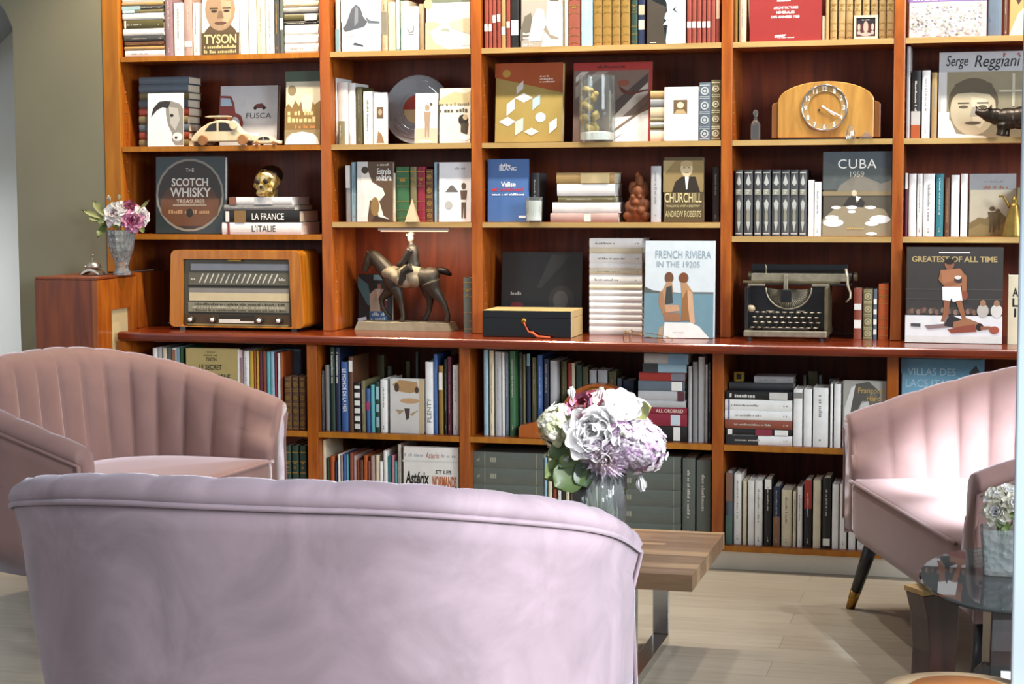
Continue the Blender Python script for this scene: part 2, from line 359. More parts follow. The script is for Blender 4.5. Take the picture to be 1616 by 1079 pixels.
def upright(bay, row, lines, setback=0.03, depth=None, hint='', group=None, pages=PAGE):
    Yf = FRONT_Y[row] + setback; zb = zs(bay, row) + 0.0006; R = random.Random(bay*100+row+int(setback*1000))
    last = -9.0
    for ln in lines.strip().split('\n'):
        a = ln.split('|'); x0, x1, top = [float(q) for q in a[0].split()]; colour = a[1].strip(); style = a[2].strip() if len(a) > 2 else ''
        jit = R.uniform(-0.004, 0.004) if setback > 0.02 else 0
        Y = Yf + jit
        ymid = top + 40
        A = atY(x0, ymid, Y); B = atY(x1, ymid, Y); A.x, B.x = inside(bay, row, A.x, B.x); A.x = max(A.x, last); last = B.x; w = B.x - A.x - 0.0012; h = atY((x0+x1)/2, top, Y).z - zb
        d = depth or max(0.10, min(0.20, h*0.66))
        pg = PAGE2 if colour in ('white', 'light grey') else pages
        o = book_body(w, d, h, mat(HEX[colour], 0.5, 0.05, 30), pg)
        o.location = ((A.x+B.x)/2, Y + d/2, zb)
        spine_art(o, w, d, h, style, R)
        sw = STYLE_WORD.get(style.split('+')[0].split(':')[0] if style else '', 'plain-spined')
        size = '' if row == 1 else ('tall ' if h > 0.245 else ('short ' if h < 0.17 else ''))
        PENDING.append((o, (bay, row, hint), f'{size}{sw} {colour} book', 'u'))
        tag(o, None, 'book', group or f'upright books on {where(bay, row)}')
def finish_labels():
    from collections import defaultdict
    g = defaultdict(list)
    for p in PENDING: g[(p[1], p[2])].append(p)
    for (pl, desc), ps in g.items():
        bay, row, hint = pl
        place = f'{where(bay, row)}' + (f', {hint}' if hint else '')
        ps.sort(key=lambda p: p[0].location.x)
        for i, p in enumerate(ps):
            n = len(ps)
            if n == 1: lab = f'{desc} on {place}'
            elif i == n-1 and n > 2: lab = f'rightmost {desc} on {place}'
            elif i == 0: lab = f'leftmost {desc} on {place}'
            elif n == 2: lab = f'rightmost {desc} on {place}'
            else: lab = f'{ORD[i+1]} {desc} from left on {place}'
            p[0]['label'] = lab
def stack(bay, row, rows, setback=0.03, depth=0.15, place='', base=None, group=None, jitter=0.004, spine_out=True, mirror=False):
    """rows listed top to bottom: 'x0 x1 ytop | colour | style | extra words'"""
    Y = FRONT_Y[row] + setback; zb = base if base is not None else zs(bay, row) + 0.0006; R = random.Random(int(bay*31+row*7+setback*500))
    L = [r.split('|') for r in rows.strip().split('\n')]; n = len(L)
    tops = []
    for a in L:
        x0, x1, yt = [float(q) for q in a[0].split()]; tops.append(atY((x0+x1)/2, yt, Y).z)
    outs = []
    for i in range(n-1, -1, -1):
        a = L[i]; x0, x1, yt = [float(q) for q in a[0].split()]; colour = a[1].strip(); style = a[2].strip() if len(a) > 2 else ''
        z1 = tops[i]; t = z1 - zb - 0.0006; A = atY(x0, yt, Y); B = atY(x1, yt, Y); A.x, B.x = inside(bay, row, A.x, B.x); h = B.x - A.x; d = depth*R.uniform(0.94, 1.04)
        o = book_body(t, d, h, mat(HEX[colour], 0.5, 0.05, 30), PAGE2 if colour == 'white' else PAGE)
        o.rotation_euler = (0, -PI/2, 0)
        o.location = (B.x, Y + d/2 + R.uniform(0, jitter), zb + t/2)
        spine_art(o, t, d, h, style, R)
        k = i+1
        pos = 'topmost' if i == 0 else ('bottom' if i == n-1 else ORD[k] + ' from top')
        extra = a[3].strip() + ' ' if len(a) > 3 else ''
        tag(o, f'{extra}{colour} book lying {pos} of stack {place}', 'book', group or f'books in the flat stack {place}')
        zb = z1; outs.append(o)
    return zb
def facing(bay, row, x0, x1, top, hexc, label, prims, thick=0.022, setback=0.05, tilt=5.0, cat='book', name='book', base=None, spinehex=None, bottom=None, spine_prims=None, xl=None, group=None, turn=0.0, pages=None, mount=True):
    """a book, sleeve or print shown cover outward, leaning back a little"""
    Y = FRONT_Y[row] + setback; zb = (base if base is not None else zs(bay, row)) + 0.0006
    a = math.radians(tilt); ym = top + 60
    A = atY(x0, ym, Y); B = atY(x1, ym, Y); A.x, B.x = inside(bay, row, A.x, B.x); wdt = B.x - A.x - 0.001
    ztop = atY((x0+x1)/2, top, Y + 0.12*math.sin(a)).z; h = (ztop - zb)/math.cos(a) - thick*math.sin(a)
    o = book_body(thick, wdt, h, mat(spinehex or hexc, 0.42, 0.04, 25), pages or PAGE2, name=name)
    T = Matrix.Translation(((A.x+B.x)/2, Y + thick*math.cos(a), zb)) @ Matrix.Rotation(math.radians(turn), 4, 'Z') @ Matrix.Rotation(-a, 4, 'X') @ Matrix.Translation((0, -thick/2, 0)) @ Matrix.Rotation(-PI/2, 4, 'Z')
    o.matrix_world = T
    fr = ((thick/2+0.0002, -wdt/2, 0), (0,1,0), (0,0,1), (1,0,0))
    pr = ([('r', 0, 0, 1, 1, hexc)] if spinehex else []) + prims
    if pr: printed('cover_print', o, fr, wdt, h, pr)
    tag(o, label, cat, group)
    return o
# ================================================================ the room
def floor_mat():
    mt, nt, b = base_mat('whitewashed_oak_planks')
    tc = N(nt, 'ShaderNodeTexCoord'); br = N(nt, 'ShaderNodeTexBrick')
    br.inputs['Color1'].default_value = lin('9c9282'); br.inputs['Color2'].default_value = lin('918676'); br.inputs['Mortar'].default_value = lin('7d7364')
    br.inputs['Scale'].default_value = 1.0; br.inputs['Brick Width'].default_value = 1.6; br.inputs['Row Height'].default_value = 0.16; br.inputs['Mortar Size'].default_value = 0.0016; br.offset = 0.37
    nt.links.new(tc.outputs['Object'], br.inputs['Vector'])
    mp = N(nt, 'ShaderNodeMapping'); mp.inputs['Scale'].default_value = (1.2, 14, 1); nt.links.new(tc.outputs['Object'], mp.inputs[0])
    no = N(nt, 'ShaderNodeTexNoise'); no.inputs['Scale'].default_value = 3.0; no.inputs['Detail'].default_value = 6; nt.links.new(mp.outputs[0], no.inputs['Vector'])
    mr = N(nt, 'ShaderNodeMapRange'); mr.inputs[1].default_value = 0.3; mr.inputs[2].default_value = 0.7; mr.inputs[3].default_value = 0.88; mr.inputs[4].default_value = 1.1; nt.links.new(no.outputs['Fac'], mr.inputs[0])
    mx = N(nt, 'ShaderNodeMix', data_type='RGBA', blend_type='MULTIPLY'); mx.inputs[0].default_value = 1.0
    nt.links.new(br.outputs['Color'], mx.inputs[6]); nt.links.new(mr.outputs[0], mx.inputs[7]); nt.links.new(mx.outputs[2], b.inputs['Base Color'])
    b.inputs['Roughness'].default_value = 0.38; return mt
PAINT_GREEN = mat('827e69', 0.85, 0.03, 4)
PAINT_WHITE = mat('dcdedd', 0.8, 0.02, 4)
SOFFIT_SHADE = mat('aab2b8', 0.85, 0.02, 4)  # blue-grey paints shade onto the wedge at the alcove top
fl = MB(); fl.box(-7.5, 3.2, -8.5, 1.3, -0.05, 0.0, floor_mat()); struct(fl.build('floor'))
# back wall left of the bookcase, with an arched opening
ac = (-4.244, 1.92); ar = 0.40; arcp = arc(ac[0], ac[1], ar, math.radians(20), math.radians(160), 24)
XR, XL = arcp[0][0], arcp[-1][0]
wb = MB()
wb.prism([(XR, 0.0), (-3.466, 0.0), (-3.466, 2.9), (XR, 2.9)], 'y', 0.0, 0.14, PAINT_GREEN)
wb.prism([(-7.4, 0.0), (XL, 0.0), (XL, 2.9), (-7.4, 2.9)], 'y', 0.0, 0.14, PAINT_GREEN)
for (a, b) in zip(arcp, arcp[1:]): wb.prism([(a[0], a[1]), (a[0], 2.9), (b[0], 2.9), (b[0], b[1])], 'y', 0.0, 0.14, PAINT_GREEN)
struct(wb.build('wall_back'))
wa = MB(); wa.box(-7.4, -3.55, 0.62, 0.72, 0, 2.9, PAINT_WHITE); struct(wa.build('wall_alcove'))
p1, p2 = atY(25, 40, 0.6), atY(0, 65, 0.6); sl = (p1.z-p2.z)/(p1.x-p2.x)
so = MB(); so.prism([(p1.x+0.4, p1.z+0.4*sl), (p1.x+0.4, 2.9), (p1.x-0.9, 2.9), (p1.x-0.9, p1.z-0.9*sl)], 'y', 0.20, 0.62, SOFFIT_SHADE); struct(so.build('trim_2'))
po = MB(); pl = atY(1602.5, 720, -3.2); po.box(pl.x, pl.x+0.16, -3.2, -3.14, 0, 2.9, mat('a9b6c0', 0.7, 0.02, 4)); struct(po.build('trim_1', bevel=0.004))
# ================================================================ bookcase
UP = [(-2.536, -2.493), (-1.922, -1.880), (-0.960, -0.919), (-0.337, -0.2975)]
BAYX = {1: (-3.39, -2.536), 2: (-2.493, -1.922), 3: (-1.880, -0.960), 4: (-0.919, -0.337), 5: (-0.2975, 0.46)}
TOPZ = 2.33
bc = thing('bookcase', 'tall built-in cherry wood bookcase with open shelves above the counter', 'bookcase', (-1.4, 0, 0.8365))
def part(mb, name, root, **k):
    o = mb.build(name, None, **k); o.parent = root; o.matrix_parent_inverse = root.matrix_basis.inverted() if False else Matrix.Translation(-Vector(root.location)); return o
g = MB(); g.box(-3.466, -3.392, -0.004, 0.02, 1.062, TOPZ, W_STILE); part(g, 'face_stile', bc, bevel=0.004)
g = MB(); g.box(-3.42, -3.392, 0.02, 0.28, 1.062, TOPZ, W_CASE); part(g, 'side_panel', bc)
g = MB(); g.box(-3.40, -3.362, 0.006, 0.28, 1.0, 1.06, W_CASE); g.box(-3.362, -3.334, 0.0, 0.28, 0.8365, 1.06, W_CASE); part(g, 'low_side_panel', bc)
for x0, x1 in UP:
    g = MB(); g.box(x0, x1, 0.0, 0.28, 0.8365, TOPZ, W_CASE); part(g, 'upright', bc, bevel=0.003)
g = MB(); g.box(0.461, 0.50, 0.0, 0.28, 0.8365, TOPZ, W_CASE); part(g, 'side_panel', bc, bevel=0.003)
g = MB(); g.box(-3.40, 0.50, 0.281, 0.295, 0.8365, TOPZ, W_BACK); part(g, 'back_panel', bc)
g = MB(); g.box(-3.47, 0.50, -0.004, 0.295, TOPZ+0.001, TOPZ+0.03, W_CASE); part(g, 'top_board', bc)
for b, (x0, x1) in BAYX.items():
    for row in (1, 2, 3):
        z = zs(b, row); g = MB(); g.box(x0+0.0008, x1-0.0008, 0.006, 0.279, z-0.02, z, W_CASE); g.box(x0+0.0008, x1-0.0008, 0.001, 0.006, z-0.02, z, W_EDGE if b > 1 else W_STILE)  # paler edges beyond the left bay carry stronger light in their colour
        part(g, 'shelf', bc)
    g = MB(); k = 0
    for i in range(34):
        z = 0.95 + i*0.04
        if b == 1 and z < 1.08: continue
        for yy in (0.045, 0.235):
            g.lathe([(0.0028, 0), (0.0028, 0.0006)], W_EDGE, 8, M=Matrix.Translation((x0+0.0004, yy, z)) @ Matrix.Rotation(PI/2, 4, 'Y'))
    o = part(g, 'shelf_pin_holes', bc); o['kind'] = 'stuff'
ct = MB(); ct.prism([(-3.332, 0.2805), (-3.36, 0.2805), (-3.36, 0.002), (-3.332, 0.002), (-3.332, -0.20), (-2.5, -0.215), (-1.6, -0.255), (-0.9, -0.28), (0.5, -0.285), (0.5, 0.2805)], 'z', 0.800, 0.836, W_COUNTER)
tag(ct.build('countertop', bevel=0.011, seg=3), 'long polished red-brown wooden counter running under the bookcase shelves', 'counter')
bs = thing('base_cabinet', 'low open cherry wood base shelving under the counter', 'bookcase', (-1.4, 0, 0))
for x0, x1 in UP + [(-3.3335, -3.300), (0.461, 0.50)]:
    g = MB(); g.box(x0, x1, -0.185, 0.28, 0.066, 0.799, W_CASE); part(g, 'upright', bs, bevel=0.003)
g = MB(); g.box(-3.33, 0.50, 0.281, 0.295, 0.066, 0.8355, W_BACK); part(g, 'back_panel', bs)
BX = dict(BAYX); BX[1] = (-3.300, -2.536)
for b, (x0, x1) in BX.items():
    for z in (0.460, 0.088):
        g = MB(); g.box(x0+0.0008, x1-0.0008, -0.181, 0.279, z-0.021, z, W_CASE); g.box(x0+0.0008, x1-0.0008, -0.186, -0.181, z-0.021, z, W_STILE); part(g, 'shelf', bs)
g = MB(); g.box(-3.33, 0.50, -0.178, -0.16, 0.0005, 0.0655, mat('cfc6b6', 0.5, 0.05, 6)); part(g, 'plinth', bs)
g = MB(); g.box(-3.33, 0.50, -0.184, -0.178, 0.0655, 0.0668, mat('e8e4da', 0.4, 0.03, 6)); part(g, 'plinth_bead', bs)
# corner speaker cabinet
sp = thing('speaker_cabinet', 'dark red-brown wooden corner cabinet with beige side grille beside the bookcase', 'cabinet', (-3.47, -0.17, 0))
SX0, SX1, SY, SZ = -3.606, -3.338, -0.34, 1.058
W_CAB = wood('dark_cherry_cabinet', '662a10', '8a4018', rough=0.4, coat=0.15)
g = MB(); g.box(SX0, SX1-0.02, SY, SY+0.018, 0, SZ-0.012, W_CAB); part(g, 'front_panel', sp)
g = MB(); g.box(SX0, SX1, SY, -0.006, SZ-0.011, SZ, W_CAB); part(g, 'top_panel', sp, bevel=0.003)
g = MB(); g.box(SX0, SX0+0.018, SY+0.0185, -0.006, 0, SZ-0.012, W_CAB); part(g, 'side_panel', sp)
g = MB()
g.box(SX1-0.02, SX1, SY, -0.222, 0, SZ-0.012, W_CASE); g.box(SX1-0.02, SX1, -0.062, -0.006, 0, SZ-0.012, W_CASE)
g.box(SX1-0.02, SX1, -0.222, -0.062, 0.925, SZ-0.012, W_CASE); g.box(SX1-0.02, SX1, -0.222, -0.062, 0, 0.30, W_CASE); part(g, 'side_frame', sp)
g = MB(); g.box(SX1-0.018, SX1-0.012, -0.221, -0.063, 0.301, 0.924, mat('c3ae80', 0.8, 0.06, 150, bump=0.3)); q = part(g, 'grille', sp); q['label'] = 'beige cloth grille'
# ================================================================ sofas
V_ROSE = velvet('dusty_rose_velvet', '7c5d57', 0.09)
V_MAUVE = velvet('mauve_velvet', '9a868d', 0.2)
LEGM = mat('17161a', 0.35, 0.1, 30)
def sofa(label, c, rot, V, Wd=1.30, Dp=0.72, Ha=0.645, Hb=0.847, rise=0.98):
    root = thing('sofa', label, 'sofa', (c[0], c[1], 0), rot, 'channel-backed velvet sofas')
    NS = 241; y0 = 0.10; B = Dp - y0; ex = 2.9
    raw = [(-Wd/2, y0*i/12) for i in range(12)]
    M_ = 400
    for i in range(M_+1):
        th = PI - PI*i/M_; ca, sa = math.cos(th), math.sin(th)
        raw.append((math.copysign(abs(ca)**(2/ex), ca)*Wd/2, y0 + B*abs(sa)**(2/ex)))
    raw += [(Wd/2, y0*(11-i)/12) for i in range(12)]
    cum = [0.0]
    for a, b in zip(raw, raw[1:]): cum.append(cum[-1] + math.hypot(b[0]-a[0], b[1]-a[1]))
    L = cum[-1]; pts = []; j = 0
    for i in range(NS):
        t = L*i/(NS-1)
        while j < len(cum)-2 and cum[j+1] < t: j += 1
        f = (t-cum[j])/max(cum[j+1]-cum[j], 1e-9); pts.append(Vector((raw[j][0]+(raw[j+1][0]-raw[j][0])*f, raw[j][1]+(raw[j+1][1]-raw[j][1])*f, 0)))
    nrm = []
    for i in range(NS):
        t = pts[min(i+2, NS-1)] - pts[max(i-2, 0)]; t.normalize(); nrm.append(Vector((t.y, -t.x, 0)))   # inward
    for _ in range(6): nrm = [nrm[0]] + [(nrm[i-1]+nrm[i]*2+nrm[i+1]).normalized() for i in range(1, NS-1)] + [nrm[-1]]
    def Ht(i):
        d = min(i, NS-1-i)*L/(NS-1); q = min(1.0, d/rise); return Ha + (Hb-Ha)*math.sin(PI/2*q)
    K = 19
    def bump(i): return abs(math.sin(PI*K*i/(NS-1)))**0.38
    def at(i, o, z): p = pts[i] + nrm[i]*o; return Vector((p.x, p.y, z))
    def ins(i):
        d = min(i, NS-1-i)*L/(NS-1); q = min(1.0, d/0.75); return 0.010 + 0.085*q*q*(3-2*q)
    def edge(i): return min(1.0, min(i, NS-1-i)/5.0)
    # tufted inner back with its rolled cap
    rings = []
    for i in range(NS):
        H = Ht(i); inset = ins(i); bm_ = bump(i); e = 0.4 + 0.6*edge(i)**0.5; r = []
        prof = [(inset+0.006, 0.27), (inset*0.5+0.008, 0.45), (0.008, H-0.052)]
        prof += [(-0.006, H-0.044), (-0.012 - 0.003*bm_, H-0.030), (-0.004, H-0.012 + 0.003*bm_), (0.022, H + 0.006*bm_), (0.052, H-0.004 + 0.006*bm_), (0.072+0.006*bm_, H-0.022), (0.080 + 0.018*bm_, H-0.06)]
        prof += [(0.084 + 0.027*bm_, H-0.13), (0.092+0.029*bm_, 0.5*(H+0.44)-0.02), (0.108+0.027*bm_, 0.47), (0.125, 0.42), (0.13, 0.27)]
        for o_, z in prof: r.append(at(i, o_, z))
        rings.append(r)
    b = MB(); b.loft(rings, V); b.build('channel_back', root, smooth=True)
    # smooth outer shell
    rings = []
    for i in range(NS):
        H = Ht(i); inset = ins(i); r = [at(i, inset+0.012, 0.262), at(i, inset, 0.252), at(i, inset*0.72, 0.36), at(i, inset*0.40, 0.50), at(i, 0.010, H-0.10), at(i, -0.004, H-0.050), at(i, 0.004, H-0.046), at(i, 0.016, H-0.06), at(i, inset*0.40+0.008, 0.50), at(i, inset*0.72+0.008, 0.36)]
        rings.append(r)
    b = MB(); b.loft(rings, V); b.build('outer_shell', root, smooth=True)
    b = MB(); b.tube([at(0, 0.003, 0.30), at(0, 0.012, Ht(0)-0.14)] + [at(i, -0.009, Ht(i)-0.047) for i in range(0, NS, 3)] + [at(NS-1, 0.012, Ht(0)-0.14), at(NS-1, 0.003, 0.30)], 0.0055, V, 8); b.build('back_piping', root, smooth=True)
    # seat with front apron
    poly = [at(i, 0.118, 0) for i in range(0, NS, 4)]
    fx = poly[-1].x; nfr = 24
    poly[0].y = poly[-1].y = -0.004
    poly += [Vector((fx - 2*fx*(k+1)/(nfr+1), -0.012, 0)) for k in range(nfr)]
    cen = Vector((0, 0.30, 0)); rings = []
    for s_, z in ((0.93, 0.250), (0.965, 0.256), (1.0, 0.285), (1.0, 0.42), (0.992, 0.438), (0.972, 0.449), (0.9, 0.455), (0.5, 0.464), (0.02, 0.466)):
        rings.append([Vector((cen.x+(p.x-cen.x)*s_, cen.y+(p.y-cen.y)*(s_ if z > 0.43 else (1.0 if p.y < 0.02 and z > 0.26 else s_)), z)) for p in poly])
    b = MB(); b.loft(rings, V); b.build('seat', root, smooth=True)
    b = MB(); b.tube([(-fx*0.985 + 2*fx*0.985*k/20, -0.013, 0.443) for k in range(21)], 0.006, V, 8); b.build('seat_piping', root, smooth=True)
    for sx in (-1, 1):
        for yy, sy in ((0.07, -1), (Dp-0.19, 1)):
            top = Vector((sx*(Wd/2-0.13-(0.05 if sy > 0 else 0)), yy, 0.262)); bot = Vector((sx*(Wd/2-0.04-(0.05 if sy > 0 else 0)), yy+sy*0.055, 0.0)); ax = bot-top
            b = MB(); b.tube([top, top+ax*0.75], [0.025, 0.018], LEGM, 14); lg = b.build('leg', root, smooth=True)
            b = MB(); b.tube([top+ax*0.751, bot], [0.0185, 0.0145], BRASS, 14); t_ = b.build('brass_tip', lg, smooth=True); t_['label'] = 'brass tip'
    return root
sofa('dusty rose velvet sofa at the left beside the speaker cabinet, facing the table', (-2.48, -1.345), math.radians(84.6), V_ROSE)
sofa('mauve velvet sofa in the foreground seen from behind', (-1.385, -2.85), math.radians(182), V_MAUVE)
sofa('dusty rose velvet sofa at the right with sunlit seat, facing the table', (-0.231, -1.281), math.radians(-70.5), V_ROSE)
# ================================================================ coffee table
TZ = 0.34
fr_ = atZ(1138, 840, TZ); nr_ = atZ(1098, 908, TZ); TX1 = (fr_.x+nr_.x)/2; TY1, TY0 = fr_.y, nr_.y; TX0 = TX1-1.15
ctb = thing('coffee_table', 'low coffee table with striped wooden top on shiny metal frame legs', 'table', ((TX0+TX1)/2, (TY0+TY1)/2, 0))
SL = [wood('table_slat_a', '70573f', '866b50', stretch=(0.5, 6, 6), rough=0.38, coat=0.35, coat_rough=0.2), wood('table_slat_b', '654c36', '795d44', stretch=(0.5, 6, 6), rough=0.38, coat=0.35, coat_rough=0.2), wood('table_slat_c', '8f7454', 'a48663', stretch=(0.5, 6, 6), rough=0.38, coat=0.35, coat_rough=0.2)]
g = MB(); nS = 22; rr = random.Random(3)
for i in range(nS):
    ya = TY0 + (TY1-TY0)*i/nS; yb = TY0 + (TY1-TY0)*(i+1)/nS
    cuts = [TX0] + sorted(TX0 + (TX1-TX0)*(k+rr.uniform(0.1, 0.9))/1 for k in range(1)) + [TX1]
    for a, b in zip(cuts, cuts[1:]): g.box(a, b, ya, yb, TZ-0.046, TZ, SL[rr.choice((0, 0, 1, 2))])
part(g, 'tabletop', ctb)
for xc in (TX1-0.185, TX0+0.20):
    w = 0.025; ya, yb = TY0+0.045, TY1-0.06; b = MB()
    g = MB(); g.box(xc-w, xc+w, ya, ya+0.012, 0.0305, TZ-0.0465, CHROME); g.box(xc-w, xc+w, yb-0.012, yb, 0.0305, TZ-0.0465, CHROME)
    g.box(xc-w, xc+w, ya, yb, 0.0, 0.03, CHROME); part(g, 'frame_leg', ctb, bevel=0.002)
# ================================================================ glass side table at right
GZ = 0.48
gc = atZ(1600, 905, GZ); gl = atZ(1450, 905, GZ); rx = gc.x - gl.x
GT = thin_glass('table_glass', 'dceae4', 0.05, 0.02)
WALNUT = wood('dark_walnut', '2a140e', '43231a', rough=0.3, coat=0.4)
st = thing('side_table', 'oval glass side table with curved dark wooden legs, in front of right sofa', 'table', (gc.x, gc.y, 0))
gy0 = atZ(1560, 962, GZ).y; gy1 = atZ(1545, 860, GZ).y; ryy = (gy1-gy0)/2; gcy = (gy0+gy1)/2
g = MB(); g.lathe([(0.985, 0), (1.0, 0.003), (1.0, 0.007), (0.985, 0.010)], GT, 56, (gc.x, gcy, GZ-0.01), sx=rx, sy=ryy); part(g, 'glass_top', st, smooth=False)
W_CAP = wood('leg_cap_wood', '8a6a3c', 'a88550', rough=0.4)
def curved_leg(cx, cy, ang):
    M = Matrix.Translation((cx, cy, 0)) @ Matrix.Rotation(ang, 4, 'Z'); T = GZ-0.012
    lf = [(-0.045, T-0.012), (-0.030, 0.40), (-0.024, 0.32), (-0.028, 0.22), (-0.030, 0.14), (-0.015, 0.06), (0.02, 0.0)]
    rt = [(0.20, 0.0), (0.17, 0.02), (0.10, 0.045), (0.062, 0.10), (0.046, 0.18), (0.048, 0.26), (0.056, 0.34), (0.058, 0.42), (0.052, T-0.012)]
    g = MB(); g.prism(lf + rt, 'y', -0.035, 0.035, WALNUT, M); q = part(g, 'leg', st, bevel=0.003)
    g = MB(); g.box(-0.047, 0.054, -0.037, 0.037, T-0.0115, T, W_CAP, M); q2 = g.build('leg_cap', q); q2['label'] = 'pale leg cap'
lc0 = atY(1468, 930, gcy-0.10)
curved_leg(lc0.x, gcy-0.10, math.radians(38)); curved_leg(lc0.x+0.44, gcy-0.02, math.radians(180-20)); curved_leg(lc0.x+0.16, gcy+0.20, math.radians(-75))
g = MB(); g.lathe([(0.98, 0), (1, 0.003), (1, 0.006), (0.98, 0.008)], GT, 40, (gc.x+0.06, gcy+0.02, 0.215), sx=rx*0.72, sy=ryy*0.8)
part(g, 'lower_glass_shelf', st)
# round wooden stool at the bottom edge, slatted white unit behind the post
rs = atZ(1515, 1092, 0.45); STO = wood('pale_stool_wood', 'a58b68', 'bda37e', rough=0.4)
sto = thing('stool', 'round pale wooden stool at the bottom edge by the right post', 'stool', (rs.x, rs.y, 0))
g = MB(); g.lathe([(0.0, 0.41), (0.135, 0.41), (0.155, 0.425), (0.155, 0.44), (0.145, 0.45), (0.10, 0.452), (0.0, 0.452)], STO, 40, (rs.x, rs.y, 0), cap0=False, cap1=False); part(g, 'seat', sto, smooth=True)
g = MB(); g.lathe([(0.0, 0), (0.098, 0), (0.092, 0.005), (0.0, 0.006)], mat('a8662a', 0.4, 0.1, 20), 36, (rs.x, rs.y, 0.4525), cap0=False, cap1=False); q = part(g, 'seat_inlay', sto, smooth=True); q['label'] = 'orange-brown seat inlay'
for k in range(3):
    a = 2*PI*k/3+0.5; g = MB(); g.tube([(rs.x+0.08*math.cos(a), rs.y+0.08*math.sin(a), 0.409), (rs.x+0.13*math.cos(a), rs.y+0.13*math.sin(a), 0)], [0.016, 0.012], STO, 12); part(g, 'leg', sto, smooth=True)
lv = atZ(1592, 1040, 0.0); LVX, LVY = atY(1582, 1000, -2.87).x, -2.87
sv = thing('slatted_box', 'white slatted box on the floor between side table and white post', 'box', (LVX, LVY, 0))
g = MB(); g.box(LVX, LVX+0.16, LVY, LVY+0.15, 0.0, 0.012, PAINT_WHITE); g.box(LVX, LVX+0.012, LVY+0.012, LVY+0.139, 0.012, 0.34, PAINT_WHITE); g.box(LVX+0.148, LVX+0.16, LVY+0.012, LVY+0.139, 0.012, 0.34, PAINT_WHITE); g.box(LVX, LVX+0.16, LVY+0.15, LVY+0.139, 0.012, 0.34, PAINT_WHITE); g.box(LVX+0.0, LVX+0.16, LVY, LVY+0.15, 0.34, 0.352, PAINT_WHITE); part(g, 'carcass', sv)
for k in range(5):
    g = MB(); M = Matrix.Translation((LVX+0.08, LVY+0.008, 0.05+k*0.066)) @ Matrix.Rotation(math.radians(0), 4, 'X'); g.box(-0.079, 0.079, -0.007, 0.004, -0.026, 0.026, PAINT_WHITE, M); part(g, 'slat', sv)
# ================================================================ books, shelf by shelf
def left_of(b): return {1: 'left bay', 2: 'second bay', 3: 'middle bay', 4: 'fourth bay', 5: 'right bay'}[b]
FIG = lambda cx, b, h, w, c: [('e', cx, b+h*0.9, w*0.32, h*0.09, c), ('p', [(cx-w*0.5, b+h*0.78), (cx+w*0.5, b+h*0.78), (cx+w*0.32, b+h*0.45), (cx-w*0.32, b+h*0.45)], c), ('p', [(cx-w*0.32, b+h*0.46), (cx+w*0.32, b+h*0.46), (cx+w*0.3, b), (cx+w*0.08, b), (cx, b+h*0.36), (cx-w*0.08, b), (cx-w*0.3, b)], c)]
def face(cx, cy, rx, ry, skin, dark, hair=True, light=None):
    p = []
    if hair: p.append(('e', cx, cy+ry*0.28, rx*1.10, ry*0.95, dark))
    p += [('e', cx, cy, rx, ry, skin)]
    if hair: p.append(('p', [(cx-rx*1.02, cy+ry*0.35), (cx-rx*0.7, cy+ry*0.62), (cx, cy+ry*0.66), (cx+rx*0.7, cy+ry*0.58), (cx+rx*1.02, cy+ry*0.3), (cx+rx*0.8, cy+ry*1.0), (cx, cy+ry*1.2), (cx-rx*0.8, cy+ry*1.0)], dark))
    if light: p.append(('p', [(cx-rx*0.1, cy+ry*0.5), (cx+rx*0.55, cy+ry*0.4), (cx+rx*0.75, cy-ry*0.2), (cx+rx*0.3, cy-ry*0.75), (cx, cy-ry*0.5)], light))
    for sx in (-1, 1):
        p += [('e', cx+sx*rx*0.42, cy+ry*0.10, rx*0.2, ry*0.06, dark), ('r', cx+sx*rx*0.42-rx*0.25, cy+ry*0.22, cx+sx*rx*0.42+rx*0.25, cy+ry*0.28, dark)]
    p += [('p', [(cx-rx*0.04, cy+ry*0.1), (cx+rx*0.1, cy+ry*0.1), (cx+rx*0.2, cy-ry*0.26), (cx-rx*0.14, cy-ry*0.26)], dark if not light else '9a9080'), ('e', cx, cy-ry*0.52, rx*0.36, ry*0.06, dark)]
    return p
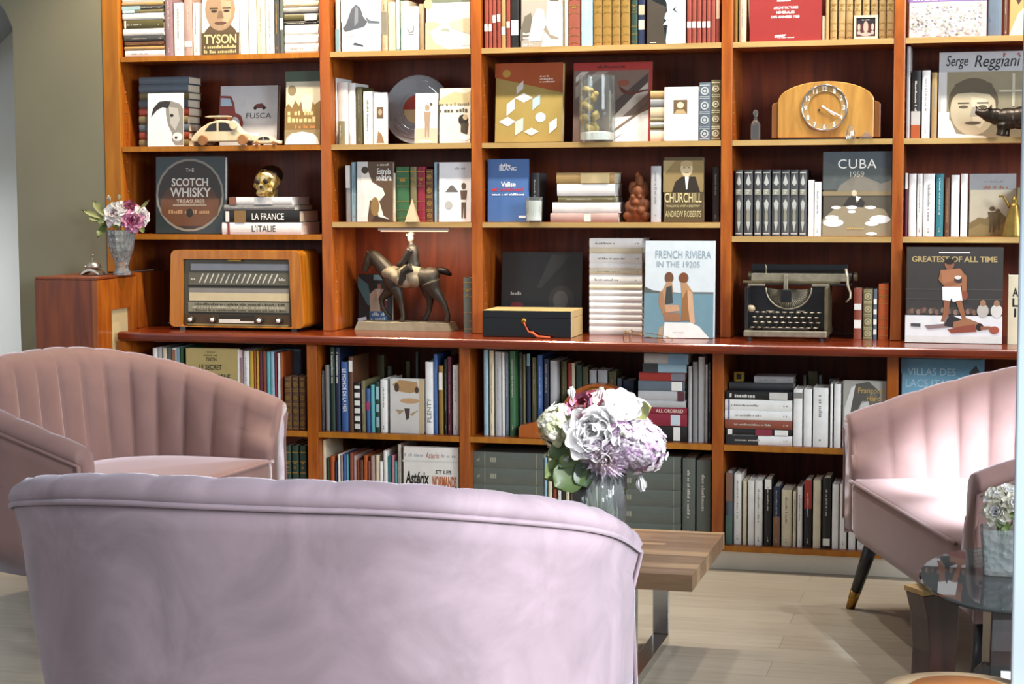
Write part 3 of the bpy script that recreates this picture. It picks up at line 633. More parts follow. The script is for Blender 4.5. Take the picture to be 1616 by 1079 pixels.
# ---- top shelf, left bay
stack(1, 1, """192 257 -12|white|k
192 257 3|tan|k
192 257 9|dark grey|2:9cc0cc:0:0.45+w
193 257 15|khaki|2:b9d4da:0:0.3
193 257 20|white|
194 257 31|olive|l:0.03:0.07+w
194 258 45|white|
195 258 56|dark grey|w
196 258 65|brown|g
196 259 73|tan|k
197 259 79|white|k""", 0.02, 0.14, 'at left of top shelf, left bay')
upright(1, 1, """260 272 -8|mauve|w
274 289 4|white|k
290 303 -4|dusty pink|w+l:0.75:0.85
304 314 4|white|k
378 391 -10|white|
392 404 -6|white|
405 418 -8|cream|k
419 432 -7|white|k
433 440 -10|dark grey|g
441 447 -9|grey-green|l:0.4:0.6""", 0.02)
facing(1, 1, 317, 377, -22, 'e6e2d8', 'white face-out book with a portrait of a bald man, on the top shelf, left bay',
 [('e', .5, .66, .40, .30, '9c8268'), ('p', [(.12,.36),(.28,.46),(.72,.46),(.9,.36),(.95,.30),(.05,.30)], '5c4a36'), ('e', .5, .55, .34, .20, '9c8268'), ('p', [(.52,.8),(.78,.78),(.8,.55),(.62,.4),(.56,.5)], 'b49a7e'), ('r', 0, 0, 1, .32, '54462f'),
  ('r', .22, .665, .44, .69, '4a382a'), ('r', .56, .665, .78, .69, '4a382a'), ('e', .34, .635, .08, .018, '3a2c22'), ('e', .67, .635, .08, .018, '3a2c22'), ('p', [(.46,.64),(.55,.64),(.6,.53),(.42,.53)], '7c634c'), ('e', .51, .46, .16, .022, '5f4236'),
  ('t', 'TYSON', .07, .16, .93, .295, 'd9c893', {'bold': .02}), ('l', .07, .09, .93, .14, 'c8b684'), ('l', .07, .02, .93, .07, 'c8b684')], 0.03, 0.012, 2, pages=PAGE)
stack(1, 1, """446 502 -16|white|
447 502 2|beige|k
447 502 11|grey|w
448 502 21|olive|l:0.6:0.95
448 502 33|black|w
449 502 39|white|
449 502 55|white|
449 502 69|white|k""", 0.02, 0.14, 'at right end of top shelf, left bay')
# ---- second shelf, left bay
stack(1, 2, """219 297 121|slate|
219 296 133|slate|
219 297 146|khaki|
219 296 157|slate|
219 297 170|brick red|
219 296 183|khaki|
219 297 195|slate|
219 297 208|brick red|
219 297 220|khaki|""", 0.075, 0.13, 'behind the bull photograph')
facing(1, 2, 232, 289, 147, 'f0f0ee', 'white photo print of a horned bull head leaning on a book stack',
 [('p', [(.50,.82),(.62,.86),(.9,.80),(1,.70),(1,.02),(.78,.02),(.68,.12),(.70,.24),(.58,.40),(.52,.60)], '8f8c86'), ('p', [(.10,.55),(.16,.72),(.32,.84),(.52,.86),(.64,.84),(.58,.72),(.42,.74),(.26,.68)], '2f2c2a'),
  ('p', [(.60,.74),(.85,.72),(.9,.5),(.78,.3),(.64,.42)], 'bab7b0'), ('e', .68, .58, .05, .03, '2a2826'), ('e', .84, .18, .14, .08, 'e8e6e2'), ('e', .80, .16, .04, .03, '3a3836')], 0.004, 0.03, 3, 'photo', 'photo_print')
facing(1, 2, 344, 436, 135, 'c6c8ce', 'pale grey face-out book with a vintage red car, behind a wooden toy car',
 [('p', [(0,.84),(.2,.83),(.26,.70),(.28,.55),(.38,.5),(.42,.38),(.4,.26),(0,.22)], '8a3a34'), ('p', [(.02,.8),(.18,.79),(.23,.66),(.02,.66)], 'a9c4da'), ('e', .27, .36, .09, .12, 'd8dde2'), ('e', .27, .36, .05, .07, '8fa8b8'),
  ('p', [(.58,.62),(.64,.69),(.74,.70),(.82,.62)], '6b3430'), ('e', .62, .62, .03, .025, '2a2626'), ('e', .77, .62, .03, .025, '2a2626'), ('t', 'FUSCA', .47, .45, .90, .54, '35353a')], 0.028, 0.10, 6)
facing(1, 2, 448, 504, 112, 'd9cfb4', 'cream and brown face-out book with green top band, left bay',
 [('r', 0, .86, 1, 1, '4f5d4c'), ('e', .2, .74, .12, .07, '8c7a5a'), ('p', [(0,.5),(.1,.56),(.2,.5),(.3,.6),(.4,.52),(.52,.66),(.6,.56),(.72,.62),(.85,.54),(1,.6),(1,.2),(0,.2)], '8a6c3c'), ('p', [(.45,.62),(.62,.7),(.8,.64),(.74,.44),(.52,.44)], 'e4dcc6'),
  ('l', .08, .40, .95, .48, 'd9c68f'), ('l', .08, .30, .95, .38, 'd9c68f'), ('r', 0, 0, 1, .2, '9a8660'), ('l', .3, .22, .9, .27, 'c98a50'), ('p', [(.02,0),(.06,.09),(.2,.15),(.5,.175),(.8,.15),(.94,.09),(.98,0)], 'f2f0ea')], 0.03, 0.03, 4)
# ---- third shelf, left bay
facing(1, 3, 243, 354, 247, '2f3a3c', 'dark square face-out book with a round barrel-lid picture, left bay',
 [('e', .5, .5, .485, .475, '8f8a80'), ('e', .5, .5, .455, .445, '3c3632'), ('e', .5, .40, .40, .30, '5b3d2c'), ('p', [(.08,.45),(.92,.45),(.9,.25),(.7,.1),(.3,.1),(.1,.25)], '6a452f'), ('t', 'THE', .44, .80, .56, .85, 'cfc9bd'),
  ('t', 'SCOTCH', .24, .615, .76, .72, 'e2ddd2', {'bold': .02}), ('t', 'WHISKY', .22, .475, .80, .595, 'e2ddd2', {'bold': .02}), ('t', 'TREASURES', .31, .395, .71, .445, 'c8c2b4'), ('r', .26, .365, .74, .375, 'b9b2a2'), ('l', .2, .26, .8, .31, 'b08a62'), ('e', .5, .27, .05, .055, '2a2422')], 0.03, 0.05, 3)
zt = stack(1, 3, """361 460 311|white|2:8a5a44:0:0.12+l:0.4:0.7:d8d8d6
353 464 323|grey|w
352 472 332|black|T:LA_FRANCE:efece4:0.38:0.80+l:0.03:0.08+2:8a6a3c:0.15:0.30
350 475 351|white|T:L'ITALIE:2a2a2a:0.38:0.68+2:8a3a34:0.07:0.10""", 0.02, 0.21, 'under the gold skull', jitter=0.002)
SKULL_Z = zt
# ---- top shelf, second bay
upright(2, 1, """529 536 -8|white|2:9cc3d0:0.6""", 0.03)
facing(2, 1, 538, 599, -12, 'b9c3cc', 'blue-grey face-out book showing a dark rocky peak above snow, top shelf, second bay',
 [('r', 0, .92, 1, 1, 'd8b6a4'), ('p', [(0,.5),(1,.56),(1,.92),(0,.92)], 'd4dde6'), ('p', [(.04,.4),(.12,.46),(.26,.72),(.38,.80),(.5,.74),(.58,.58),(.68,.5),(.6,.42),(.1,.34)], '4f535e'), ('p', [(.36,.76),(.44,.74),(.44,.5),(.34,.42)], '747a88'), ('p', [(.62,.6),(.74,.52),(1,.5),(1,.47),(.7,.48)], '59616f'), ('p', [(.5,.38),(.62,.42),(.72,.06),(.6,.02)], 'e9eef3'),
  ('l', .1, .26, .34, .31, 'e6ecf0'), ('p', [(.3,.12),(.58,.08),(.58,.1),(.36,.15)], '3c4654')], 0.02, 0.02, 2)
upright(2, 1, """601 611 -8|beige|2:8f8a78:0.3:0.7+k
612 624 3|cream|
625 631 0|turquoise|l:0:0.96:e9ece9
632 645 1|cream|
661 669 6|beige|k""", 0.04)
facing(2, 1, 633, 660, 10, 'efede8', 'small white face-out book with a tiny sketch, among cream books, second bay', [('s', [(.35,.5),(.5,.4),(.72,.42),(.74,.56)], .05, '6a6a68'), ('s', [(.42,.36),(.75,.36)], .03, '4a4a48')], 0.012, 0.015, 1)
facing(2, 1, 671, 741, -20, 'eeece6', 'face-out book with grey-green title block over a pale river landscape, second bay',
 [('r', 0, .76, 1, 1, '737a68'), ('t', 'Terres', .2, .88, .82, .96, 'a9ae9c') if False else ('l', .2, .90, .82, .94, 'aab09e'), ('l', .2, .82, .74, .865, 'e4e4d8'), ('p', [(0,.44),(.2,.46),(.34,.40),(.1,.30),(.2,.12),(.5,0),(0,0)], 'c4b795'), ('p', [(.5,.42),(.7,.48),(1,.50),(1,.24),(.6,.34)], 'cfc3a4'), ('e', .45, .30, .1, .04, '99a08e'), ('p', [(.2,.3),(.4,.2),(.85,.06),(1,.05),(1,.18),(.55,.28)], 'f2f0ec'), ('e', .06, .74, .1, .08, 'd8c98c')], 0.02, 0.025, 2)
# ---- second shelf, second bay
upright(2, 2, """523 532 123|white|k
533 549 130|white|
550 561 131|white|
562 571 137|olive|k
573 588 144|white|k""", 0.05)
upright(2, 2, """534 542 191|khaki|w""", 0.025, 0.02, hint='low in front')
facing(2, 2, 589, 611, 146, 'f0eeea', 'narrow white face-out book with small brown photo beside the record disc', [('r', .25, .5, .75, .72, '6a5440'), ('e', .5, .62, .14, .06, 'b09a80')], 0.012, 0.05, 1)
facing(2, 2, 592, 610, 202, 'dcd6ca', 'small tilted photo card leaning below the record disc, second bay', [('p', [(.08,.05),(.92,.05),(.5,.6),(.08,.8)], '8a6a4c'), ('p', [(.08,.84),(.5,.64),(.92,.84),(.92,.95),(.08,.95)], 'f0eeea')], 0.002, 0.012, 14, 'photo', 'photo_card', turn=-18)
facing(2, 2, 654, 690, 147, 'e9e3d6', 'pale face-out book with a walking figure, in front of the record disc', [('r', 0, 0, 1, .3, 'cdbfa6')] + FIG(.55, .12, .66, .32, 'a8907a') + [('e', .72, .78, .06, .03, '5a5044'), ('l', .2, .03, .8, .07, 'f4f2ec')], 0.015, 0.02, 3)
facing(2, 2, 692, 742, 139, 'e6dfcd', 'cream face-out book with dark seated figure, right end of second shelf, second bay',
 [('p', [(0,.78),(.2,.86),(.5,.94),(.8,.9),(1,.94),(1,.7),(0,.7)], 'c9b98e'), ('l', .02, .68, .98, .74, '7c725a'), ('l', .0, .56, 1, .64, '5c5444'), ('e', .78, .42, .16, .1, '2e2620'), ('e', .84, .47, .08, .05, 'c9b090'), ('p', [(.7,.36),(.95,.36),(.9,.14),(.7,.2)], '4a3c2e'), ('e', .8, .10, .2, .06, 'f2efe8')], 0.02, 0.02, 3)
# ---- third shelf, second bay
upright(2, 3, """545 553 261|grey|l:0:0.4
554 562 256|pale blue|k
620 624 273|cream|
625 646 263|green|b+d
647 657 263|khaki|b
658 671 263|crimson|b
672 683 267|brown|o""", 0.045)
upright(2, 3, """685 690 256|pale blue|""", 0.045)
facing(2, 3, 563, 620, 255, '5d4632', 'brown face-out book with a pale statue-like nude figure, third shelf, second bay',
 [('r', 0, 0, .3, 1, 'd8d6d2'), ('p', [(.12,.82),(.3,.86),(.42,.66),(.72,.55),(.78,.45),(.62,.34),(.74,.1),(.9,.04),(.62,.04),(.5,.34),(.36,.36),(.3,.08),(.16,.08),(.22,.4),(.12,.6)], 'ece6da'), ('e', .22, .86, .1, .06, '4a3a2c'), ('e', .5, .25, .12, .16, '8f7040'), ('l', .56, .93, .9, .97, 'cfc4b0'), ('t', 'Estrela', .56, .79, .94, .89, 'f2efe8', {'bold': .02}), ('t', 'solitária', .54, .68, .96, .79, 'f2efe8', {'bold': .02}), ('p', [(.5,.1),(.9,.04),(.95,0),(.4,0)], '3b2a1c')], 0.022, 0.03, 2)
facing(2, 3, 691, 743, 256, 'efeff0', 'white face-out book with a grey mountain and a standing woman, third shelf, second bay',
 [('l', .5, .88, .85, .92, 'b0b4bc'), ('p', [(.22,.5),(.36,.6),(.44,.62),(.62,.5)], '6a6660'), ('e', .32, .28, .12, .07, 'b9b9b4')] + FIG(.78, .06, .6, .22, '6b5446') + [('r', .70, .33, .86, .37, 'e8e6e2')], 0.02, 0.03, 2)
# ---- counter, second bay
facing(2, 4, 564, 619, 432, '20272a', 'dark face-out book with an official in robes, behind the horse statuette',
 [('p', [(0,.95),(.3,.8),(.4,.45),(.3,.4),(0,.75)], '4f7f8a'), ('r', .45, .88, .78, .98, '6fa0b8'), ('e', .62, .76, .06, .06, 'b08c70'), ('p', [(.34,.62),(.5,.72),(.74,.72),(.86,.55),(.8,.3),(.36,.3)], 'c4bca8'), ('p', [(.52,.72),(.66,.72),(.6,.5)], 'e6e2da'), ('p', [(.62,.55),(.84,.5),(.86,.28),(.66,.28)], '6e2a2c'), ('p', [(0,.16),(.25,.2),(.28,0),(.05,0)], 'd8d4de'), ('r', .34, .02, .86, .3, '4a78a6'),
  ('l', .42, .22, .78, .28, 'dfe8ee'), ('l', .38, .13, .82, .19, 'dfe8ee'), ('l', .44, .06, .78, .10, 'b8cede')], 0.025, 0.20, 3)
upright(2, 4, """731 745 438|grey-green|b""", 0.02, 0.13)
# ---- top shelf, middle bay
upright(3, 1, """764 770 -8|brick red|l:0.55:0.68
771 776 -8|brick red|l:0.55:0.68
777 783 -8|brick red|l:0.38:0.52
784 790 -8|brick red|l:0.36:0.5
791 798 -8|tan|l:0.6:0.75
799 805 -8|brick red|l:0.5:0.62
806 819 -4|black|l:0.45:0.75
890 896 -8|cream|
897 915 -8|rust|b
917 935 -6|pale blue|w
937 950 -8|golden|b
951 965 -8|golden|b
966 979 -8|golden|b
980 994 -8|golden|b
996 1006 -8|dark green|b
1007 1018 -8|navy|l:0.2:0.4:b9a88a+l:0.5:0.7:c9c0a8
1084 1091 -8|brick red|l:0.55:0.68
1092 1099 -8|brick red|l:0.55:0.68
1100 1107 -8|brick red|l:0.55:0.68
1108 1114 -8|brick red|l:0.55:0.68
1115 1121 -8|brick red|l:0.55:0.68
1122 1129 -8|brick red|
1130 1136 -8|brick red|l:0.05:0.5:d8b090""", 0.02)
facing(3, 1, 821, 888, -14, 'a39c90', 'grey face-out book with blurred pale portraits, top shelf, middle bay',
 [('p', [(0,.3),(.1,.55),(.25,.62),(.3,.4),(.2,.2),(0,.1)], '6b6458'), ('p', [(.2,.1),(.28,.5),(.4,.7),(.55,.66),(.6,.4),(.5,.1)], 'e4e0d8'), ('p', [(.5,0),(.58,.3),(.66,.92),(.9,.95),(1,.7),(1,0)], 'ded8cc'), ('p', [(.62,.9),(.78,.98),(.92,.9),(.9,.8),(.7,.82)], '5f584e'), ('p', [(.55,.3),(.72,.14),(.92,.12),(.9,.16),(.7,.22),(.6,.4)], '8f8472'), ('l', .06, .22, .36, .26, 'e2ded6'), ('l', .06, .15, .34, .19, 'e2ded6'), ('l', .06, .03, .3, .07, 'e2ded6')], 0.022, 0.01, 1.5)
facing(3, 1, 1021, 1082, -14, '141618', 'black face-out book with a pale blue half face, top shelf, middle bay',
 [('p', [(.48,0),(.52,.3),(.40,.36),(.5,.44),(.42,.5),(.52,.62),(.5,.78),(.38,1),(1,1),(1,0)], 'b8dbe0'), ('p', [(.66,.64),(.76,.72),(.72,.64),(.82,.56)], '1a1d20'), ('e', .47, .33, .07, .03, '1a1d20'), ('p', [(.5,0),(.9,.05),(.95,.5),(1,.5),(1,0)], 'e6f2f2'), ('p', [(0,0),(.5,0),(.42,.36),(.5,.7),(.2,.8),(0,.9)], '40382c'), ('t', 'DETECTIVE', .06, .86, .52, .93, 'efe9da', {'bold': .02}) if False else ('t', 'DETE', .10, .86, .52, .93, 'efe9da', {'bold': .02}), ('r', .08, .02, .24, .035, 'd8d2c4')], 0.022, 0.01, 1.5)
# ---- second shelf, middle bay
facing(3, 2, 779, 887, 99, 'a08a4a', 'large orange and mustard face-out book with pale geometric tiles, middle bay',
 [('p', [(0,.82),(1,.62),(1,1),(0,1)], 'a04a1c'), ('e', .17, .87, .06, .05, 'b08a3a'), ('l', .66, .82, .80, .84, 'f0e8d8'), ('l', .66, .785, .86, .805, 'f0e8d8'), ('l', .66, .75, .88, .77, 'f0e8d8'),
  ('p', [(.32,.60),(.42,.68),(.42,.78),(.32,.70)], 'cfc7c4'), ('p', [(.30,.56),(.43,.62),(.56,.56),(.43,.50)], 'f3f1ec'), ('p', [(.18,.48),(.30,.56),(.30,.42),(.18,.33)], 'e2dcd2'), ('p', [(.56,.40),(.67,.48),(.67,.60),(.56,.54)], 'a9bfc0'), ('p', [(.07,.26),(.2,.32),(.31,.26),(.2,.2)], 'f3f1ec'), ('p', [(.31,.26),(.43,.31),(.43,.15),(.31,.08)], 'b4c0b8'), ('e', .68, .31, .075, .06, 'f5f3ee'), ('p', [(.44,.13),(.55,.18),(.66,.13),(.55,.08)], 'dcd4c4'), ('p', [(.81,.10),(.92,.18),(.92,.30),(.81,.24)], 'e6e0d4')], 0.03, 0.05, 5)
facing(3, 2, 903, 1028, 98, '7a655a', 'red-bordered record sleeve with diagonal stair photo, behind the glass cylinder', [('r', .0, .90, 1, 1, 'a3342f'), ('r', .96, 0, 1, 1, 'a3342f'), ('l', .3, .93, .68, .965, '5a1f1c'), ('p', [(.03,.55),(.45,.89),(.3,.89),(.03,.7)], '9c8c80'), ('p', [(.03,.75),(.2,.89),(.1,.89),(.03,.82)], 'c9bfb4'),
  ('p', [(.5,.2),(.95,.6),(.95,.74),(.5,.36)], 'b9aea2'), ('p', [(.5,.30),(.95,.76),(.95,.86),(.5,.48)], '4a3f38'), ('p', [(.55,.02),(.95,.4),(.95,.5),(.5,.1)], '6b5a4c'), ('p', [(.58,.7),(.72,.62),(.95,.66),(.95,.64),(.72,.58),(.62,.62)], '5a2a22'), ('e', .64, .74, .07, .04, '8a4a38'), ('p', [(.5,.0),(.96,.0),(.96,.33)], 'ecebe8'), ('p', [(.5,.02),(.5,.30),(.8,.33),(.96,.4),(.96,.30)], 'e6e4e0'), ('p', [(.5,.1),(.95,.42),(.95,.46),(.5,.14)], '7a6450')], 0.006, 0.09, 5, 'record', 'record_sleeve')  # near-white lower right shapes paint light falling on the sleeve
stack(3, 2, """1026 1048 143|tan|
1026 1048 156|grey|
1026 1048 169|beige|
1026 1048 186|khaki|
1026 1048 192|white|
1026 1048 198|olive|
1026 1048 204|cream|""", 0.04, 0.12, 'between record sleeve and white face-out book')
facing(3, 2, 1047, 1102, 137, 'f2f1ef', 'white face-out book with a small square portrait, second shelf, middle bay', [('r', .28, .5, .68, .76, '6a5438'), ('e', .48, .66, .10, .06, 'd9c8a6'), ('p', [(.3,.5),(.38,.58),(.58,.58),(.66,.5)], 'b59c70')], 0.02, 0.03, 2)
upright(3, 2, """1103 1121 130|slate|o:b9c0bc
1122 1137 126|khaki|o:ddd2b0""", 0.03)
# ---- third shelf, middle bay
facing(3, 3, 768, 833, 251, '4a6ca3', 'blue face-out book with white and red lettering, third shelf, middle bay',
 [('t', 'Didier', .3, .885, .62, .925, 'f0eeea') if False else ('l', .30, .88, .62, .925, 'f0eeea'), ('t', 'BLANC', .30, .82, .72, .875, 'f3f1ec', {'bold': .02}), ('t', 'Valise', .34, .56, .70, .64, 'f5f3ee', {'bold': .02}), ('t', 'Romance', .12, .49, .92, .55, 'c2303a', {'bold': .03}) if False else ('l', .12, .49, .92, .55, 'c2303a'), ('l', .12, .42, .92, .455, 'e8ecf4'), ('r', .78, .06, .95, .10, 'e8ecf4')], 0.02, 0.03, 2)
upright(3, 3, """837 851 273|dark grey|w""", 0.08)
stack(3, 3, """878 969 272|tan|l:0.42:0.92:cdb98a
879 970 290|white|
880 971 309|khaki|w
871 977 319|white|
868 975 336|dusty pink|l:0.5:0.6""", 0.03, 0.15, 'beside the carved wooden figure', jitter=0.006)
upright(3, 3, """1027 1043 262|light grey|k""", 0.03)
facing(3, 3, 1046, 1110, 248, '57492f', 'olive-brown face-out book with a seated portrait of an elderly man, third shelf',
 [('r', 0, .46, 1, .95, '8f7a4e'), ('p', [(.22,.46),(.3,.62),(.46,.7),(.8,.7),(.92,.46)], '2c241a'), ('e', .58, .82, .15, .12, 'd6c29a'), ('e', .58, .9, .15, .05, 'b39c70'), ('r', .49, .83, .55, .84, '4a3a26'), ('r', .61, .83, .67, .84, '4a3a26'), ('r', .54, .76, .63, .77, '5a4630'), ('p', [(.54,.7),(.64,.7),(.6,.5),(.57,.5)], 'eee8da'), ('p', [(0,.95),(.3,.95),(.1,.8),(0,.7)], 'a89468'),
  ('t', 'CHURCHILL', .04, .30, .96, .45, 'd4c590', {'bold': .01}), ('t', 'WALKING WITH DESTINY', .08, .225, .92, .262, 'c9bb88'), ('t', 'ANDREW ROBERTS', .06, .075, .95, .17, 'c9bb88')], 0.035, 0.025, 2)
upright(3, 3, """1124 1135 263|dark grey|w""", 0.08)
# ---- counter, middle bay
facing(3, 4, 789, 917, 398, '2b2b2c', 'dark record sleeve in glossy film leaning behind the black box',
 [('e', .75, .38, .16, .2, '3c3a3a'), ('e', .74, .4, .09, .12, '5a5552'), ('l', .12, .46, .28, .5, 'b9b6b0'), ('e', .2, .33, .08, .04, '7a2c34'), ('l', .14, .2, .26, .24, 'a09c96'), ('p', [(.62,.97),(.86,.97),(.5,.55),(.44,.55)], '3a3b3c'), ('p', [(.62,.1),(.68,.14),(.72,.04),(.7,.04)], 'c9c6c0')], 0.008, 0.13, 6, 'record', 'record_sleeve')
stack(3, 4, """930 1013 376|white|k
930 1013 391|cream|
930 1013 400|white|k
930 1013 415|white|
930 1013 424|cream|k
930 1013 433|white|k
930 1013 449|cream|
930 1013 457|white|
930 1013 467|white|
930 1013 477|white|
930 1013 487|white|
930 1013 496|white|
930 1013 505|white|
930 1013 514|white|""", 0.045, 0.18, 'beside the seaside book on counter', jitter=0.001)
facing(3, 4, 1016, 1126, 380, 'd4dee2', 'large face-out book with two bathers before a blue sea, on the counter',
 [('r', 0, 0, 1, .46, '6f93a0'), ('p', [(0,.46),(0,.53),(.12,.49),(.3,.475),(.62,.46)], '5b625e'), ('r', .7, .455, 1, .475, '68716e'), ('t', 'FRENCH RIVIERA', .16, .82, .96, .90, '8fa3ae'), ('t', 'IN THE 1920S', .18, .73, .80, .79, '8fa3ae'),
  ('e', .36, .62, .065, .06, '6e4a32'), ('p', [(.33,.58),(.40,.58),(.42,.5),(.40,.36),(.28,.34),(.24,.46)], 'b58f6c'), ('p', [(.32,.52),(.40,.54),(.42,.36),(.30,.34)], '3f4444'), ('p', [(.22,.48),(.27,.48),(.33,.27),(.27,.24),(.21,.36)], 'a67d5c'), ('p', [(.30,.34),(.5,.34),(.52,.28),(.32,.26)], 'c49a78'), ('p', [(.28,.26),(.52,.26),(.54,.17),(.3,.17)], '9c7052'),
  ('e', .57, .62, .07, .055, '7a4a2a'), ('p', [(.53,.57),(.61,.57),(.70,.48),(.72,.3),(.66,.18),(.55,.18),(.55,.4)], 'b98f66'), ('p', [(.55,.4),(.62,.5),(.66,.18),(.54,.18)], '96683e'), ('p', [(.63,.5),(.70,.46),(.74,.16),(.68,.13),(.64,.3)], 'd0a886'), ('p', [(.3,.16),(.68,.16),(.8,.12),(.95,0),(.28,0)], 'ecebe6'), ('p', [(.22,.1),(.29,.13),(.27,0),(.2,0)], 'a99a84'), ('l', .42, .05, .58, .065, 'b9b4a8')], 0.045, -0.06, 2)
# ---- top shelf, fourth bay
upright(4, 1, """1158 1164 -8|golden|
1166 1178 -8|beige|k
1303 1308 -8|tan|""", 0.03)
facing(4, 1, 1182, 1296, -20, '8e2c28', 'large red face-out book with a white tower drawing, top shelf, fourth bay',
 [('p', [(.385,.74),(.575,.74),(.53,1),(.43,1)], 'ece8e2'), ('p', [(.45,.78),(.52,.78),(.5,.98),(.47,.98)], 'b9b4b0'), ('t', 'ARCHITECTURES', .34, .595, .68, .645, 'f0ece6', {'bold': .02}), ('t', 'MINERALES', .38, .51, .63, .56, 'f0ece6', {'bold': .02}), ('t', 'DES ANNEES 1980', .31, .425, .70, .475, 'f0ece6', {'bold': .02}), ('p', [(.36,.06),(.5,.09),(.52,.12),(.36,.11)], 'e8e2da'), ('l', .4, .05, .64, .075, 'd9cfc8')], 0.03, 0.02, 1.5)
upright(4, 1, """1297 1302 25|cream|""", 0.05, 0.1)
upright(4, 1, """1310 1321 -8|tan|b
1323 1334 -8|tan|b
1335 1346 -8|tan|b
1348 1359 -8|tan|b
1361 1372 -8|tan|b
1374 1385 -8|tan|b
1387 1398 -8|tan|b
1399 1411 -8|tan|b""", 0.05)
# ---- third shelf, fourth bay
upright(4, 3, """1160 1172 268|dark grey|v:b3b6ae:8c8a78
1174 1188 268|dark grey|v:b3b6ae:8c8a78
1190 1202 268|dark grey|v:b3b6ae:8c8a78
1203 1216 268|dark grey|v:b3b6ae:8c8a78
1218 1232 268|dark grey|v:b3b6ae:8c8a78
1233 1246 268|dark grey|v:b3b6ae:8c8a78
1247 1260 268|dark grey|v:b3b6ae:8c8a78
1261 1273 268|dark grey|v:b3b6ae:8c8a78
1275 1284 284|white|
1285 1296 287|white|k""", 0.03)
facing(4, 3, 1298, 1407, 239, '5b5548', 'large face-out book with a speaker above white plates, third shelf, fourth bay',
 [('r', 0, .55, 1, 1, '545a58'), ('p', [(0,.9),(.3,.8),(.6,.86),(1,.78),(1,1),(0,1)], '4a5358'), ('p', [(.25,.6),(.5,.74),(.85,.62),(1,.66),(1,.52),(.2,.52)], '7d776a'), ('t', 'CUBA', .22, .80, .78, .91, 'efece2', {'space': 1.1}), ('t', '1959', .40, .70, .60, .765, 'c9c4b4'), ('r', 0, .48, 1, .53, '8a7a5a'), ('p', [(0,.2),(.2,.34),(.5,.38),(.9,.32),(1,.2),(1,0),(0,0)], '94866a'), ('p', [(.3,.36),(.38,.46),(.52,.48),(.62,.4),(.6,.34)], '33302c'), ('e', .46, .51, .04, .035, 'd6bfa0'), ('p', [(.48,.48),(.56,.46),(.5,.4)], 'e6dfd2'),
  ('e', .2, .34, .07, .02, 'e6e4de'), ('e', .43, .34, .08, .022, 'f0eee9'), ('e', .43, .29, .06, .018, 'e6e4de'), ('e', .7, .34, .08, .02, 'f0eee9'), ('e', .16, .16, .15, .05, 'f0eee9'), ('e', .14, .22, .1, .03, 'd8d6d0'), ('e', .84, .2, .15, .05, 'f2f0ec'), ('e', .72, .15, .1, .03, 'e6e4de'), ('e', .72, .03, .08, .02, 'f0eee9'), ('l', .36, .08, .62, .11, 'c9a860')], 0.03, 0.03, 1.5)
# ---- counter, fourth bay
upright(4, 4, """1347 1360 455|rust|l:0.3:0.42+l:0.62:0.78
1362 1377 456|khaki|o:b3ab84
1378 1384 456|slate|l:0.2:0.3+l:0.4:0.5+l:0.6:0.7+l:0.8:0.9
1386 1402 448|orange|b""", 0.03, 0.16)
# ---- top shelf, right bay
facing(5, 1, 1433, 1557, -22, 'c4bfba', 'lilac and white face-out book with a speckled crowd pattern, top shelf, right bay',
 [('r', 0, .70, 1, 1, '7d5f92'), ('l', .06, .73, .94, .77, 'd9cbe2'), ('l', .06, .79, .94, .83, 'c4b0d2')] + [('e', random.Random(i).uniform(.03, .97), random.Random(i*7+1).uniform(.03, .66), .018, .022, ['b9a8a0', 'c4bcb4', 'a89c90', '9aa28c', 'f0eeec', 'b4a4b4'][i % 6]) for i in range(170)], 0.03, 0.03, 1.5)
upright(5, 1, """1559 1581 -8|slate|
1584 1590 -8|brown|w""", 0.04)
facing(5, 1, 1592, 1640, -14, 'c0955e', 'tan face-out book at the right edge of the top shelf, right bay', [('p', [(0,0),(.3,.5),(.6,.7),(1,.6),(1,0)], 'e4cfa8'), ('p', [(.1,1),(.3,.7),(.5,.9),(.4,1)], '4a3020')], 0.02, 0.04, 1.5)
# ---- second shelf, right bay
upright(5, 2, """1431 1437 73|light grey|k
1438 1453 111|black|w+2:b9b6b0:0.6:0.8+2:a8542a:0.8
1455 1468 111|white|k
1470 1479 114|tan|k""", 0.05)
facing(5, 2, 1481, 1627, 81, 'a9aaac', 'grey record sleeve with handwritten title and large portrait photo, second shelf, right bay',
 [('r', .09, 0, 1, .77, '857a60'), ('r', 0, 0, .09, .77, 'c6c5c2'), ('p', [(.12,.0),(.0,.02),(0,.3),(.12,.3)], 'f0eeea')] + face(.38, .33, .25, .30, 'b7a98a', '554a36', True, 'cbbd9f') + [('p', [(.14,.2),(.2,.05),(.5,.02),(.55,.0),(.05,.0),(.1,.25)], 'd6d2c6'), ('r', .80, .36, .83, .74, 'b5ad94'), ('r', .66, .53, .98, .555, 'b5ad94'),  # grey top and paler left edge below paint shelf shade and light
  ('t', 'Serge', .08, .80, .32, .96, '1d1d1e', {'shear': .25}), ('t', 'Reggiani', .39, .78, .885, .96, '1d1d1e', {'shear': .25}), ('e', .71, .965, .014, .014, 'a83a3a'), ('e', .865, .965, .014, .014, 'a83a3a')], 0.006, 0.07, 3, 'record', 'record_sleeve')
